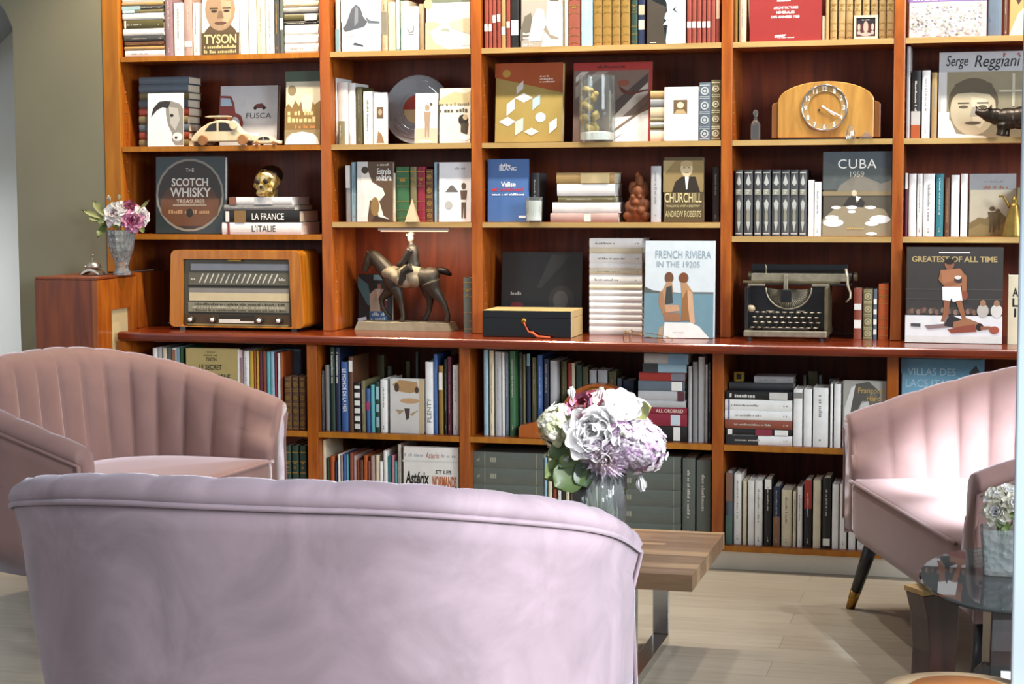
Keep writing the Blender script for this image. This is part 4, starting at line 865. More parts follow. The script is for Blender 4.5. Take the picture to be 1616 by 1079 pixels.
# ---- third shelf, right bay
upright(5, 3, """1428 1433 273|maroon|l:0:0.25
1434 1446 274|white|
1447 1456 274|white|k
1457 1475 274|white|k
1477 1489 274|teal|w
1491 1499 280|brown|g
1501 1514 276|white|
1516 1527 274|white|
1604 1610 296|khaki|""", 0.04)
facing(5, 3, 1529, 1603, 274, 'd8ccb0', 'cream face-out book with a sepia landscape and walkers, third shelf, right bay',
 [('r', 0, .74, 1, 1, '9a9c9c'), ('l', .3, .86, .75, .89, '7d8084'), ('l', .3, .76, .85, .81, '9c6a4c'), ('p', [(0,.0),(0,.2),(.2,.3),(.35,.28),(.5,.36),(.66,.4),(.8,.3),(1,.24),(1,0)], '8f7a4c'), ('p', [(0,.1),(.25,.2),(.5,.14),(.75,.2),(1,.1),(1,0),(0,0)], 'a48c58')] + FIG(.5, .06, .42, .2, '6a5838') + FIG(.62, .1, .34, .16, '7d6a44'), 0.02, 0.11, 1.5)  # grey top band paints the shadow of the shelf above
# ---- counter, right bay
facing(5, 4, 1429, 1583, 390, '3c3936', 'large square face-out book with a boxer standing over another, on the counter',
 [('r', .34, .935, .66, .95, 'e6e4de'), ('t', 'GREATEST OF ALL TIME', .06, .845, .94, .905, 'b09a68', {'bold': .03}), ('r', 0, .555, 1, .562, '55514c'), ('r', 0, .455, 1, .461, '55514c')]
 + [('e', .04+i*.032, .32+.03*((i*7) % 3)/3, .022, .03, ['5d4a40', '7a5c4c', '44403c', '8a7264'][i % 4]) for i in range(30)] + [('r', 0, 0, 1, .285, 'e0dfdf'), ('r', 0, .0, 1, .07, 'd6d4ce')]
 + [('e', .45, .82, .05, .055, '8a5a42'), ('e', .45, .85, .05, .03, '2a221e'), ('p', [(.36,.76),(.56,.78),(.62,.7),(.57,.58),(.41,.58),(.37,.66)], 'a8704e'), ('p', [(.36,.76),(.39,.62),(.52,.66),(.55,.62),(.42,.57),(.34,.66)], '94603f'), ('e', .55, .66, .05, .035, '3c3432'), ('e', .54, .685, .035, .02, 'ded8d0'), ('p', [(.58,.74),(.63,.7),(.63,.5),(.58,.52)], '9c6848'), ('e', .61, .5, .035, .05, '8a4a34'), ('p', [(.38,.585),(.57,.585),(.59,.44),(.49,.43),(.475,.47),(.46,.43),(.385,.45)], 'efeeec'),
    ('p', [(.395,.45),(.46,.44),(.45,.3),(.42,.2),(.37,.22),(.40,.34)], '8f5c42'), ('p', [(.52,.44),(.58,.45),(.63,.26),(.66,.22),(.6,.2),(.58,.28)], '94603f'), ('r', .585, .2, .69, .23, 'ece9e4'), ('p', [(.36,.22),(.42,.22),(.40,.18),(.34,.18)], 'ece9e4'),
    ('e', .8, .34, .06, .07, 'b9b2a8'), ('e', .8, .42, .03, .035, '9c7458'), ('e', .94, .34, .06, .07, 'd6d2cc'), ('e', .94, .42, .03, .035, '9c7458'),
    ('p', [(.2,.18),(.4,.2),(.42,.27),(.5,.26),(.52,.17),(.24,.14)], '8a7474'), ('p', [(.4,.18),(.46,.3),(.6,.24),(.5,.16)], '2d2a2c'), ('p', [(.5,.22),(.64,.26),(.8,.2),(.76,.14),(.5,.14)], '9c6a4a'), ('p', [(.44,.14),(.6,.18),(.72,.2),(.74,.12),(.48,.1)], '8a4634'), ('e', .77, .17, .04, .04, '2a2220'), ('p', [(.78,.18),(.88,.18),(.9,.15),(.78,.14)], '8f5a3e'), ('e', .92, .14, .05, .04, 'a0503c'), ('p', [(.06,.2),(.16,.2),(.16,.165),(.06,.17)], '4a4a4c')], 0.055, -0.07, 1.5)
upright(5, 4, """1591 1613 435|cream|S:ALI""", -0.08, 0.16)
# ---- base shelves, left bay
upright(1, 5, """241 248 549|white|k
249 256 548|light grey|k
257 263 549|cream|
264 271 548|grey-green|k
272 278 549|white|l:0.02:0.3:9a6a50
279 284 549|pale blue|
285 290 549|green|
377 383 552|mauve|l:0:0.1:e0c8cc
384 393 554|white|k
394 400 554|yellow|
401 404 554|orange|
405 408 554|yellow|
409 414 554|maroon|
415 420 554|brick red|
421 426 555|turquoise|
427 433 555|pale blue|k
434 437 556|crimson|
438 442 557|white|
443 446 556|orange|""", 0.05, 0.2)
facing(1, 5, 292, 375, 550, 'b59f62', 'mustard face-out comic album with dark lettering above the left sofa back',
 [('l', .42, .95, .58, .965, '6a5a30'), ('l', .36, .905, .62, .925, '6a5a30'), ('t', 'TINTIN', .40, .84, .60, .885, '5a4a24', {'bold': .02}), ('t', 'LE SECRET', .27, .73, .70, .80, '3a3018', {'bold': .02}), ('t', 'DE LA LICORNE', .16, .60, .86, .68, '3a3018', {'bold': .02}), ('e', .5, .28, .3, .16, '8f7a40')], 0.03, 0.015, 1)
facing(1, 5, 449, 473, 551, '5d7f9c', 'blue face-out album behind three brown tooled volumes, left bay', [('l', .2, .7, .9, .78, '22303c'), ('l', .1, .55, .9, .63, '22303c')], 0.02, 0.16, 1)
upright(1, 5, """449 460 594|brown|o
461 471 594|brown|o
472 482 594|brown|o""", 0.03, 0.115)
upright(1, 6, """450 459 703|dark green|b
461 471 703|dark green|b
473 483 703|dark green|b""", 0.03)
# ---- base shelves, second bay
upright(2, 5, """504 512 585|dark grey|w
513 519 576|grey|
521 528 548|dark green|W
529 536 548|navy|W
538 549 571|blue|T:LE_MONDE_DE_LA_MER:eef0f2:0.10:0.72
550 557 563|brown|l:0.05:0.2
559 569 604|black|l:0.06:0.12+l:0.2:0.3+l:0.36:0.46+l:0.52:0.62+l:0.68:0.78+l:0.84:0.94
570 576 601|khaki|w
578 584 613|blue|l:0.3:0.5:b03a6a
585 591 607|turquoise|
593 599 602|dark green|l:0.1:0.35:9fc0c4+l:0.45:0.6:9fc0c4+l:0.7:0.9:9fc0c4
600 611 599|white|k
671 683 571|white|U:PLENTY:8a8a88:0.16:0.50
684 690 559|blue|k
692 699 577|golden|l:0.1:0.35
701 705 567|black|w
706 712 563|maroon|w
714 723 576|white|k""", 0.035, 0.19)
facing(2, 5, 614, 669, 598, 'd2cfca', 'pale face-out book with a brown cup and flower picture, upper base shelf, second bay',
 [('r', .86, 0, 1, 1, 'c2ab82'), ('p', [(.1,.9),(.3,.98),(.8,.95),(.86,.78),(.6,.74),(.2,.78)], 'b08a5c'), ('e', .22, .84, .07, .08, '4a3628'), ('e', .8, .8, .06, .06, '4a3628'), ('e', .6, .6, .28, .05, 'c09a70'), ('p', [(.44,.46),(.6,.46),(.58,.28),(.5,.24)], '4a3a34'), ('p', [(.18,.44),(.44,.42),(.3,.34)], 'a8906c'), ('p', [(.6,.36),(.86,.44),(.66,.32)], 'a8906c')], 0.03, 0.03, 1, bottom=None)
upright(2, 5, """594 606 560|olive|
611 616 578|grey-green|
640 647 570|olive|
656 660 556|grey-green|""", 0.25, 0.03, hint='at the back')
upright(2, 6, """500 514 694|cream|
517 520 722|dark green|
521 528 720|orange|
529 532 728|navy|
533 537 717|white|
538 541 718|dusty pink|
542 546 717|blue|
547 550 717|turquoise|
552 557 715|rust|
558 563 719|dusty pink|
564 567 726|brick red|
568 573 726|brown|
574 580 719|orange|
581 584 727|rust|
585 592 719|dusty pink|
593 598 718|cream|
599 604 728|white|
605 611 711|white|k
612 617 720|teal|
618 622 718|pink|
623 627 728|turquoise|
628 633 701|white|k""", 0.045, 0.2)
facing(2, 6, 635, 723, 706, 'ece9e4', 'white face-out comic album with bold black and orange lettering, bottom shelf',
 [('l', .03, .885, .40, .925, 'b4b8c0'), ('t', 'Asterix', .42, .87, .66, .94, 'b05a40', {'shear': .1}), ('l', .7, .885, .97, .925, 'b4b8c0'), ('r', 0, .82, 1, .84, 'dcdad6'), ('t', 'Astérix', .05, .55, .48, .71, '1c1a18', {'bold': .03, 'shear': .15}), ('t', 'ET LES', .60, .685, .88, .73, '2a2826', {'bold': .02}), ('t', 'NORMANDS', .54, .52, .97, .66, 'b9642f', {'bold': .03}), ('r', 0, 0, 1, .44, 'a9d0d4'), ('e', .8, .25, .1, .1, 'c89a70')], 0.03, 0.02, 1)
# ---- base shelves, middle bay
upright(3, 5, """763 770 552|pale blue|k
772 779 553|cream|k
781 791 555|light grey|k
792 796 556|white|
797 802 556|slate|w
804 813 554|green|w
""", 0.045, 0.2)
upright(3, 5, """819 824 556|dark grey|w
825 829 559|khaki|
831 837 558|navy|l:0:0.15:7fa8b4
839 846 564|olive|w
848 856 560|blue|w
858 866 566|navy|w
868 879 569|light grey|""", 0.085, 0.185)
upright(3, 5, """885 894 570|olive|g
896 901 573|red|
902 907 573|cream|
909 918 576|dark green|
919 928 579|olive|
930 941 584|light grey|
943 958 584|light grey|
960 972 586|olive|g
974 981 597|slate|
983 1000 600|navy|""", 0.12, 0.12)
stack(3, 5, """1016 1086 558|light grey|2:7ca3c4:0.55
1014 1083 574|pale blue|2:3a3c40:0:0.35
1008 1081 588|red|l:0.7:1.0:7a7c86
1007 1080 601|slate|l:0.72:0.95
1007 1080 617|light grey|2:5a3038:0.85
1007 1082 632|light grey|w
1010 1084 643|crimson|T:ALL_ORDERED:e8d8c8:0.34:0.92
1010 1084 653|crimson|l:0.66:0.86:c8d4dc
1012 1084 672|black|l:0.7:0.85""", 0.035, 0.17, 'behind the bouquet, middle bay')
upright(3, 5, """1086 1092 578|light grey|k
1093 1101 571|grey|
1102 1112 563|light grey|
1113 1117 575|light grey|
1118 1122 572|black|w""", 0.04, 0.19)
stack(3, 6, """745 857 714|grey-green|h
745 857 739|grey-green|h
745 857 765|grey-green|h
745 857 790|grey-green|h
745 857 815|grey-green|h
745 857 839|grey-green|h""", 0.035, 0.2, 'left of the bouquet, bottom shelf')
upright(3, 6, """859 863 722|pale blue|
865 871 722|cream|
873 878 745|brick red|
880 885 722|white|k
886 892 745|black|
893 898 750|cream|k
900 905 745|black|
907 912 745|cream|k
914 920 750|tan|
922 928 745|white|
930 936 748|grey|
938 944 745|cream|
946 954 752|black|""", 0.045, 0.16)
stack(3, 6, """958 1074 719|grey-green|h
958 1074 746|grey-green|h
958 1074 772|grey-green|h
958 1074 798|grey-green|h
958 1074 825|grey-green|h
958 1074 848|grey-green|h""", 0.035, 0.2, 'right of the bouquet, bottom shelf')
upright(3, 6, """1077 1097 723|grey-green|w
1099 1121 726|grey-green|w""", 0.04, 0.19)
# ---- base shelves, fourth bay
zt4 = stack(4, 5, """1145 1250 618|black|W+l:0.66:0.93:cfccc4
1144 1250 631|white|k+2:5a6a9a:0.05:0.07
1144 1250 648|white|k+2:5a6a9a:0.05:0.07
1144 1250 663|rust|w
1145 1250 677|black|l:0.03:0.1+2:8a3040:0.45:0.7+l:0.74:0.94
1145 1250 687|white|2:2a2a2b:0:0.49+w""", 0.02, 0.15, 'beside the white paperbacks, upper base shelf')
stack(4, 5, """1190 1252 594|light grey|k
1150 1252 604|dark grey|""", 0.09, 0.12, 'above the flat stack, fourth bay', base=zt4)
upright(4, 5, """1252 1266 614|white|2:8a8680:0.06:0.16
1268 1281 614|white|
1283 1307 612|white|k
1310 1314 606|white|
1316 1327 606|white|""", 0.02, 0.15)
upright(4, 5, """1267 1272 592|grey|
1275 1290 586|olive|
1292 1297 592|grey|
1308 1324 598|grey-green|""", 0.21, 0.06, hint='at the back')
facing(4, 5, 1329, 1398, 601, 'a8a59c', 'grey face-out book with a long-haired portrait and gold lettering, partly behind the right sofa',
 [('p', [(0,0),(.05,.6),(.2,.9),(.4,.97),(.3,.7),(.14,.3)], 'dad8d2'), ('p', [(.3,.95),(.6,.99),(.85,.85),(.9,.5),(.75,.4),(.6,.7),(.45,.7),(.3,.5),(.1,.1),(.2,.6)], '5a564e'), ('p', [(.42,.66),(.6,.7),(.66,.5),(.55,.36),(.36,.4)], 'cfccc4'), ('p', [(.6,.9),(.8,.8),(.8,.55),(.64,.6)], '6e685c'), ('t', 'Françoise', .36, .80, .96, .90, 'c9a458'), ('t', 'Hardy', .56, .68, .94, .78, 'c9a458')], 0.02, 0.02, 1)
upright(4, 6, """1145 1156 746|slate|2:8a6a58:0:0.4+2:5f8078:0.6
1158 1170 748|white|k
1172 1178 758|cream|
1180 1190 758|white|
1191 1203 758|white|k
1206 1218 756|black|l:0:0.15+w
1220 1231 768|navy|2:8a6248:0.5+w
1233 1249 773|cream|k
1251 1256 775|cream|k
1258 1266 768|white|k
1269 1281 758|black|2:a3332c:0:0.42+w
1283 1295 758|cream|
1298 1311 754|black|w+l:0.86:0.96
1313 1323 764|white|
1325 1336 764|white|k
1339 1350 764|white|
1353 1366 764|white|k""", 0.03, 0.16)
# ---- base shelf, right bay
facing(5, 5, 1421, 1553, 567, '78abc4', 'large blue face-out book with lake statue cover behind the right sofa',
 [('p', [(0,1),(1,1),(1,.8),(0,.84)], '6a9cba'), ('t', 'VILLAS DES', .08, .82, .66, .90, 'b4d2de'), ('t', 'LACS ITALIENS', .06, .69, .84, .775, 'b4d2de'), ('p', [(.82,.86),(.9,.94),(.96,.84),(.94,.7),(1,.6),(1,.45),(.8,.45),(.86,.7)], '3e4648'), ('r', 0, 0, 1, .4, '98bfca')], 0.04, 0.03, 2)
# ================================================================ objects on the shelves and counter
CZ = 0.8366
def V3(x, y, Y): return atY(x, y, Y)
# --- radio
Yr = -0.06; a0 = V3(267, 518, Yr); a1 = V3(480, 522, Yr); zt = V3(376, 395, Yr).z; RX0, RX1, RH = a0.x, a1.x, zt-CZ
rc = (RX0+RX1)/2; rw = (RX1-RX0)/2
rad = thing('radio', 'vintage wooden valve radio with long tuning dial on the counter, left bay', 'radio', (rc, Yr, CZ))
W_RADIO = wood('amber_veneer', 'a85e12', 'cc8226', rough=0.25, coat=0.7, coat_rough=0.1)
def rrect(x0, x1, z0, z1, r, n=5):
    p = []
    for cx, cz, a in ((x1-r, z0+r, -PI/2), (x1-r, z1-r, 0), (x0+r, z1-r, PI/2), (x0+r, z0+r, PI)): p += arc(cx, cz, r, a, a+PI/2, n)
    return p
def skewp(p): return [(x*(1-0.045*(z/RH)), z) for x, z in p]
g = MB(); out = skewp(rrect(-rw, rw, 0.012, RH, 0.022)); inn = skewp(rrect(-rw+0.056, rw-0.052, 0.016, RH-0.036, 0.006))
n = len(out); vs = [(x, 0.0, z) for x, z in out] + [(x, 0.0, z) for x, z in inn] + [(x, 0.022, z) for x, z in inn] + [(x, 0.20, z) for x, z in out]
fs = []
for i in range(n):
    j = (i+1) % n; fs += [[i, j, n+j, n+i], [n+i, n+j, 2*n+j, 2*n+i], [j, i, 3*n+i, 3*n+j]]
fs += [[2*n+i for i in range(n)], [3*n+i for i in range(n)][::-1]]
g.add(vs, fs, W_RADIO); cab = g.build('wooden_case', rad, bevel=0.004)
PW, PH = 2*(rw-0.056)*0.975, RH-0.056
g = MB(); g.box(-PW/2, PW/2, 0.012, 0.021, 0.018, 0.018+PH, mat('4a4636', 0.3, 0.1, 20)); dp = g.build('dial_panel', rad)
pr = [('r', 0, 0, 1, .17, '4a3820'), ('r', .07, .84, .99, .94, '9a9ca2'), ('r', .05, .62, .99, .81, '6a6656'), ('r', .04, .59, .99, .61, '1a1814'), ('r', .05, .50, .99, .57, '8f8b84'), ('r', .05, .38, .99, .50, 'd8c8a0'), ('r', .04, .21, .99, .36, '8f8a74'), ('r', .04, .18, .99, .20, '1a1814'),
      ('l', .10, .31, .95, .345, '3a362a'), ('l', .08, .265, .97, .30, 'c8c2a8'), ('l', .08, .22, .97, .255, '4a4636'), ('r', .33, .12, .67, .165, '2a261c'), ('r', .33, .045, .66, .10, 'e6e2d6'), ('r', .53, .075, .66, .105, '3a2a18'), ('r', .03, .0, .98, .028, '8f7f50')]
pr += [('s', [(.15+k*.05, .65), (.19+k*.05, .79)], .012, 'd8d6c8') for k in range(15)] + [('l', .07, .69, .14, .73, 'd8d6c8'), ('l', .9, .69, .97, .73, 'd8d6c8')]
printed('dial_print', dp, ((-PW/2, 0.0118, 0.018), (1,0,0), (0,0,1), (0,-1,0)), PW, PH, pr)
g = MB(); g.box(-0.028, 0.028, -0.004, 0.0, RH-0.043, RH-0.037, BRASS); g.build('maker_badge', rad)
for fx in (.07, .28, .72, .90):
    x = -PW/2 + PW*fx; g = MB(); M = Matrix.Translation((x, 0.011, 0.018+PH*0.09)) @ Matrix.Rotation(PI/2, 4, 'X')
    g.lathe([(0.013, 0), (0.013, 0.012), (0.011, 0.014)], mat('2b241b', 0.4, 0.1, 30), 20, M=M); k = g.build('knob', rad, smooth=False)
    g = MB(); g.lathe([(0.0085, 0.0145), (0.0085, 0.020), (0.004, 0.0235)], mat('e9e6dd', 0.3, 0.03, 30), 18, M=M); q = g.build('knob_cap', k, smooth=True); q['label'] = 'white knob cap'
for sx in (-1, 1):
    g = MB(); g.box(sx*(rw-0.05)-0.012, sx*(rw-0.05)+0.012, 0.02, 0.17, 0.0, 0.0118, BLACKM); g.build('foot', rad)
# --- bell and left vase on the speaker cabinet
bp = atZ(147, 434, 1.0585); bell = thing('service_bell', 'small silver desk bell on the corner speaker cabinet beside the flower vase', 'bell', (bp.x, bp.y, 1.0585))
SILV = mat('b9b3a6', 0.3, 0.1, 40, metal=0.9)
g = MB(); pr = [(-0.040, 0)] + [(-0.034+0.068*i/10, 0.004+0.012*math.sin(PI*i/10)) for i in range(11)] + [(0.040, 0), (0.040, 0.006)] + [(0.036-0.072*i/10, 0.012+0.016*math.sin(PI*i/10)) for i in range(11)] + [(-0.040, 0.006)]
g.prism(pr, 'y', -0.028, 0.028, SILV); g.build('base', bell, bevel=0.001)
g = MB(); g.lathe([(0.034, 0.030), (0.033, 0.036), (0.028, 0.046), (0.018, 0.053), (0.006, 0.056)], SILV, 28); g.build('dome', bell, smooth=True)
g = MB(); g.lathe([(0.004, 0.0565), (0.003, 0.066), (0.0035, 0.076), (0.006, 0.079), (0.005, 0.082)], SILV, 14); g.build('plunger', bell, smooth=True)
LEAF = [mat('3e4f26', 0.5, 0.15, 30), mat('56662f', 0.5, 0.15, 30), mat('7b7f4c', 0.55, 0.15, 30), mat('2a3a24', 0.5, 0.15, 30)]
STEM = mat('5f7038', 0.5, 0.12, 30)
def petal(mb, base, d, nrm, L, W, cup, curl, mt, nu=4, nv=4, tip=0.55, rnd=False):
    d = d.normalized(); s = d.cross(nrm); s.normalize(); nn = s.cross(d); vs = []
    for i in range(nu+1):
        u = i/nu; w = W*(math.sin(PI*min(1, 0.08+u*tip*1.0+ (u**3)*0.36))**0.75)
        if rnd: w = W*(0.35+0.65*u**0.6)*math.sqrt(max(0.0, 1-(0.97*u)**5))
        for j in range(nv+1):
            v = -1+2*j/nv
            vs.append(base + d*(L*u*(1-0.10*v*v*u)) + s*(v*w) + nn*(cup*W*v*v + curl*L*u*u))
    fs = [[i*(nv+1)+j, i*(nv+1)+j+1, (i+1)*(nv+1)+j+1, (i+1)*(nv+1)+j] for i in range(nu) for j in range(nv)]
    mb.add(vs, fs, mt)
def basis(f):
    f = f.normalized(); a = f.orthogonal().normalized(); return f, a, f.cross(a)
def rose(c, f, R, cols, label, root_pt, layers=((5, .30, .42), (6, .62, .62), (7, 1.0, .85), (8, 1.35, 1.0)), seed=0, cat='flower', name='rose', group=None, ruffle=0.12):
    R_ = random.Random(seed); f, a, b = basis(Vector(f)); mb = MB(); c = Vector(c)
    for li, (n, tiltf, sz) in enumerate(layers):
        for k in range(n):
            an = 2*PI*(k+0.5*(li % 2))/n + R_.uniform(-.15, .15); rad_ = a*math.cos(an)+b*math.sin(an); t = tiltf*R_.uniform(.88, 1.12)
            d = f*math.cos(t)+rad_*math.sin(t); nr = f*math.sin(t)-rad_*math.cos(t)
            mt = cols[min(len(cols)-1, int(li*len(cols)/len(layers)) if R_.random() > .2 else R_.randrange(len(cols)))]
            petal(mb, c - f*R*0.55 + rad_*R*0.10, d, nr, R*sz*R_.uniform(1.05, 1.25), R*(0.36+0.18*sz), 0.35, -ruffle+0.30*(1 if li < len(layers)-1 else -0.2), mt, 6, 5, .55, True)
    o = mb.build(name, None, smooth=True); tag(o, label, cat, group); stem(o, c - f*R*0.5, root_pt); return o
def stem(o, top, root_pt, r=0.0024):
    if root_pt is None: return
    g = MB(); p = Vector(root_pt); mid = (top+p)/2 + Vector((0, 0, (top-p).length*0.12)); g.tube([top, mid, p], [r*0.9, r, r], STEM, 8); g.build('stem', o, smooth=True)
def hydrangea(c, R, cols, label, root_pt, seed=0, n=70, fs=0.27, sq=(1, 1, 1), group=None, name='hydrangea'):
    R_ = random.Random(seed); mb = MB(); c = Vector(c)
    for i in range(n):
        z = 1-2*(i+.5)/n; ph = i*2.39996; q = Vector((math.sqrt(1-z*z)*math.cos(ph), math.sqrt(1-z*z)*math.sin(ph), z))
        p = c + Vector((q.x*sq[0], q.y*sq[1], q.z*sq[2]))*R*R_.uniform(.82, 1.02); f, a, b = basis((q + Vector((R_.uniform(-.3, .3), R_.uniform(-.3, .3), R_.uniform(-.3, .3)))).normalized()); mt = R_.choice(cols); o0 = R_.uniform(0, PI)
        for k in range(4):
            an = o0 + k*PI/2; d = (a*math.cos(an)+b*math.sin(an)) + f*0.25
            petal(mb, p, d, f, R*fs, R*fs*0.55, -0.2, -0.12, mt, 3, 2, 0.6)
    mb.ball(c, (R*.8*sq[0], R*.8*sq[1], R*.8*sq[2]), cols[0], 16, 10)
    o = mb.build(name, None, smooth=True); tag(o, label, 'flower', group); stem(o, c, root_pt, 0.003); return o
def mum(c, f, R, cols, label, root_pt, seed=0, group=None):
    R_ = random.Random(seed); f, a, b = basis(Vector(f)); mb = MB(); c = Vector(c)
    for li in range(9):
        t = 0.12 + li*0.22; n = 8 + li*3
        for k in range(n):
            an = 2*PI*k/n + R_.uniform(-.2, .2) + li; rad_ = a*math.cos(an)+b*math.sin(an); d = f*math.cos(t)+rad_*math.sin(t); nr = f*math.sin(t)-rad_*math.cos(t)
            petal(mb, c - f*R*.35, d, nr, R*(0.75+0.04*li)*R_.uniform(.9, 1.12), R*.13, .4, 0.10, cols[(0 if li < 4 else 1) if R_.random() > .25 else R_.randrange(len(cols))], 3, 2, .6)
    o = mb.build('chrysanthemum', None, smooth=True); tag(o, label, 'flower', group); stem(o, c - f*R*.3, root_pt, 0.003); return o
def leaf_spray(label, root_pt, leaves, group=None, name='leafy_stem'):
    """leaves: (base, tip, width, colour index, curl)"""
    base = Vector(root_pt); g = MB(); hub = sum((Vector(l[0]) for l in leaves), Vector())/len(leaves)
    g.tube([base, hub], [0.0024, 0.0018], STEM, 8)
    for l in leaves: g.tube([hub, l[0]], [0.0018, 0.0014], STEM, 6)
    o = g.build(name, None, smooth=True); tag(o, label, 'leaves', group)
    for b, t, w, ci, cu in leaves:
        q = MB(); b, t = Vector(b), Vector(t); d = t-b; nr = Vector((0.15, -1, 0.55)); petal(q, b, d, nr, d.length, w, 0.22, cu, LEAF[ci], 7, 4, 0.62); q.build('leaf', o, smooth=True)
    return o
def bud(c, r, mt, label, root_pt, group=None, d=(0.2, -0.3, 1)):
    f, a, b = basis(Vector(d)); mb = MB(); c = Vector(c)
    for k in range(5):
        an = 2*PI*k/5; rad_ = a*math.cos(an)+b*math.sin(an); petal(mb, c - f*r + rad_*r*.25, f + rad_*.22, rad_*-1, r*2.1, r*.75, .5, .18, mt)
    o = mb.build('flower_bud', None, smooth=True); tag(o, label, 'flower', group); stem(o, c - f*r, root_pt, 0.0016); return o
PET = {'white': mat('f0eeee', 0.6, 0.03, 20, sheen=0.2), 'blush': mat('e6d2d4', 0.6, 0.05, 20, sheen=0.2), 'rosepink': mat('b5658a', 0.6, 0.1, 30), 'pink': mat('c888a8', 0.6, 0.1, 30), 'deep': mat('a0566c', 0.6, 0.1, 30), 'burg': mat('6c2630', 0.55, 0.12, 30), 'lilac': mat('b697b6', 0.6, 0.1, 30), 'pale': mat('d8c8d8', 0.6, 0.06, 30), 'mauve': mat('9a7599', 0.6, 0.1, 30), 'greenish': mat('b4b694', 0.6, 0.08, 30), 'creamy': mat('d8d4c2', 0.6, 0.06, 30), 'sage': mat('989c78', 0.6, 0.1, 30)}
CUT = thin_glass('cut_crystal', 'eef4f4', 0.22, 0.06, 55)
vb = atZ(193, 433.6, 1.0585); VY = vb.y
vt = V3(193, 363, VY).z
g = MB(); h = vt - 1.0585
g.lathe([(0.036, 0), (0.037, 0.010), (0.029, 0.020), (0.025, 0.030), (0.038, h*.40), (0.050, h*.55), (0.056, h*.78), (0.060, h), (0.056, h), (0.051, h*.78), (0.045, h*.55), (0.032, h*.42), (0.016, h*.30), (0.0, h*.28)], CUT, 8, (vb.x, VY, 1.0586), cap1=False)
tag(g.build('vase'), 'small cut-crystal vase of pink and white flowers on the speaker cabinet', 'vase')
rp = Vector((vb.x, VY, 1.0585+h*.36)); LG = 'flowers in the crystal vase on the cabinet'
def P(x, y, dy=0): return V3(x, y, VY+dy)
rose(P(178, 335, -.03), (-.1, -1, .35), .046, [PET['blush'], PET['white']], 'large white rose at front left of the crystal vase on the cabinet', rp, seed=1, group=LG)
rose(P(208, 348, -.035), (.25, -1, .25), .042, [PET['rosepink'], PET['pink']], 'pink rose at front right of the crystal vase on the cabinet', rp, seed=2, group=LG)
rose(P(203, 325, .02), (.2, -.5, .9), .042, [PET['deep'], PET['deep'], PET['pink']], 'dusky pink rose at top of the crystal vase on the cabinet', rp, seed=3, group=LG)
rose(P(225, 340, .0), (1, -.6, .2), .034, [PET['pale'], PET['white']], 'small pale rose on the right side of the crystal vase on cabinet', rp, seed=4, group=LG)
bud(P(172, 313), .011, PET['creamy'], 'cream bud above the large white rose on the cabinet', rp, LG, (-.3, 0, 1))
bud(P(188, 311), .010, PET['greenish'], 'greenish bud between the two tallest blooms on the cabinet', rp, LG)
leaf_spray('olive leaves spreading left from the crystal vase on the cabinet', rp, [(P(165, 345), P(127, 332, -.02), .010, 2, .1), (P(165, 340), P(145, 314), .015, 2, -.1), (P(162, 346), P(137, 344, -.02), .013, 2, .1), (P(168, 352), P(154, 378, -.05), .017, 1, .1), (P(172, 350), P(150, 350, -.04), .016, 1, 0)], LG)
leaf_spray('green leaves spreading right from the crystal vase on the cabinet', rp, [(P(222, 328), P(238, 316), .008, 2, .1), (P(220, 352), P(228, 370, -.03), .011, 1, 0), (P(190, 352), P(178, 362, -.05), .018, 1, .1)], LG)
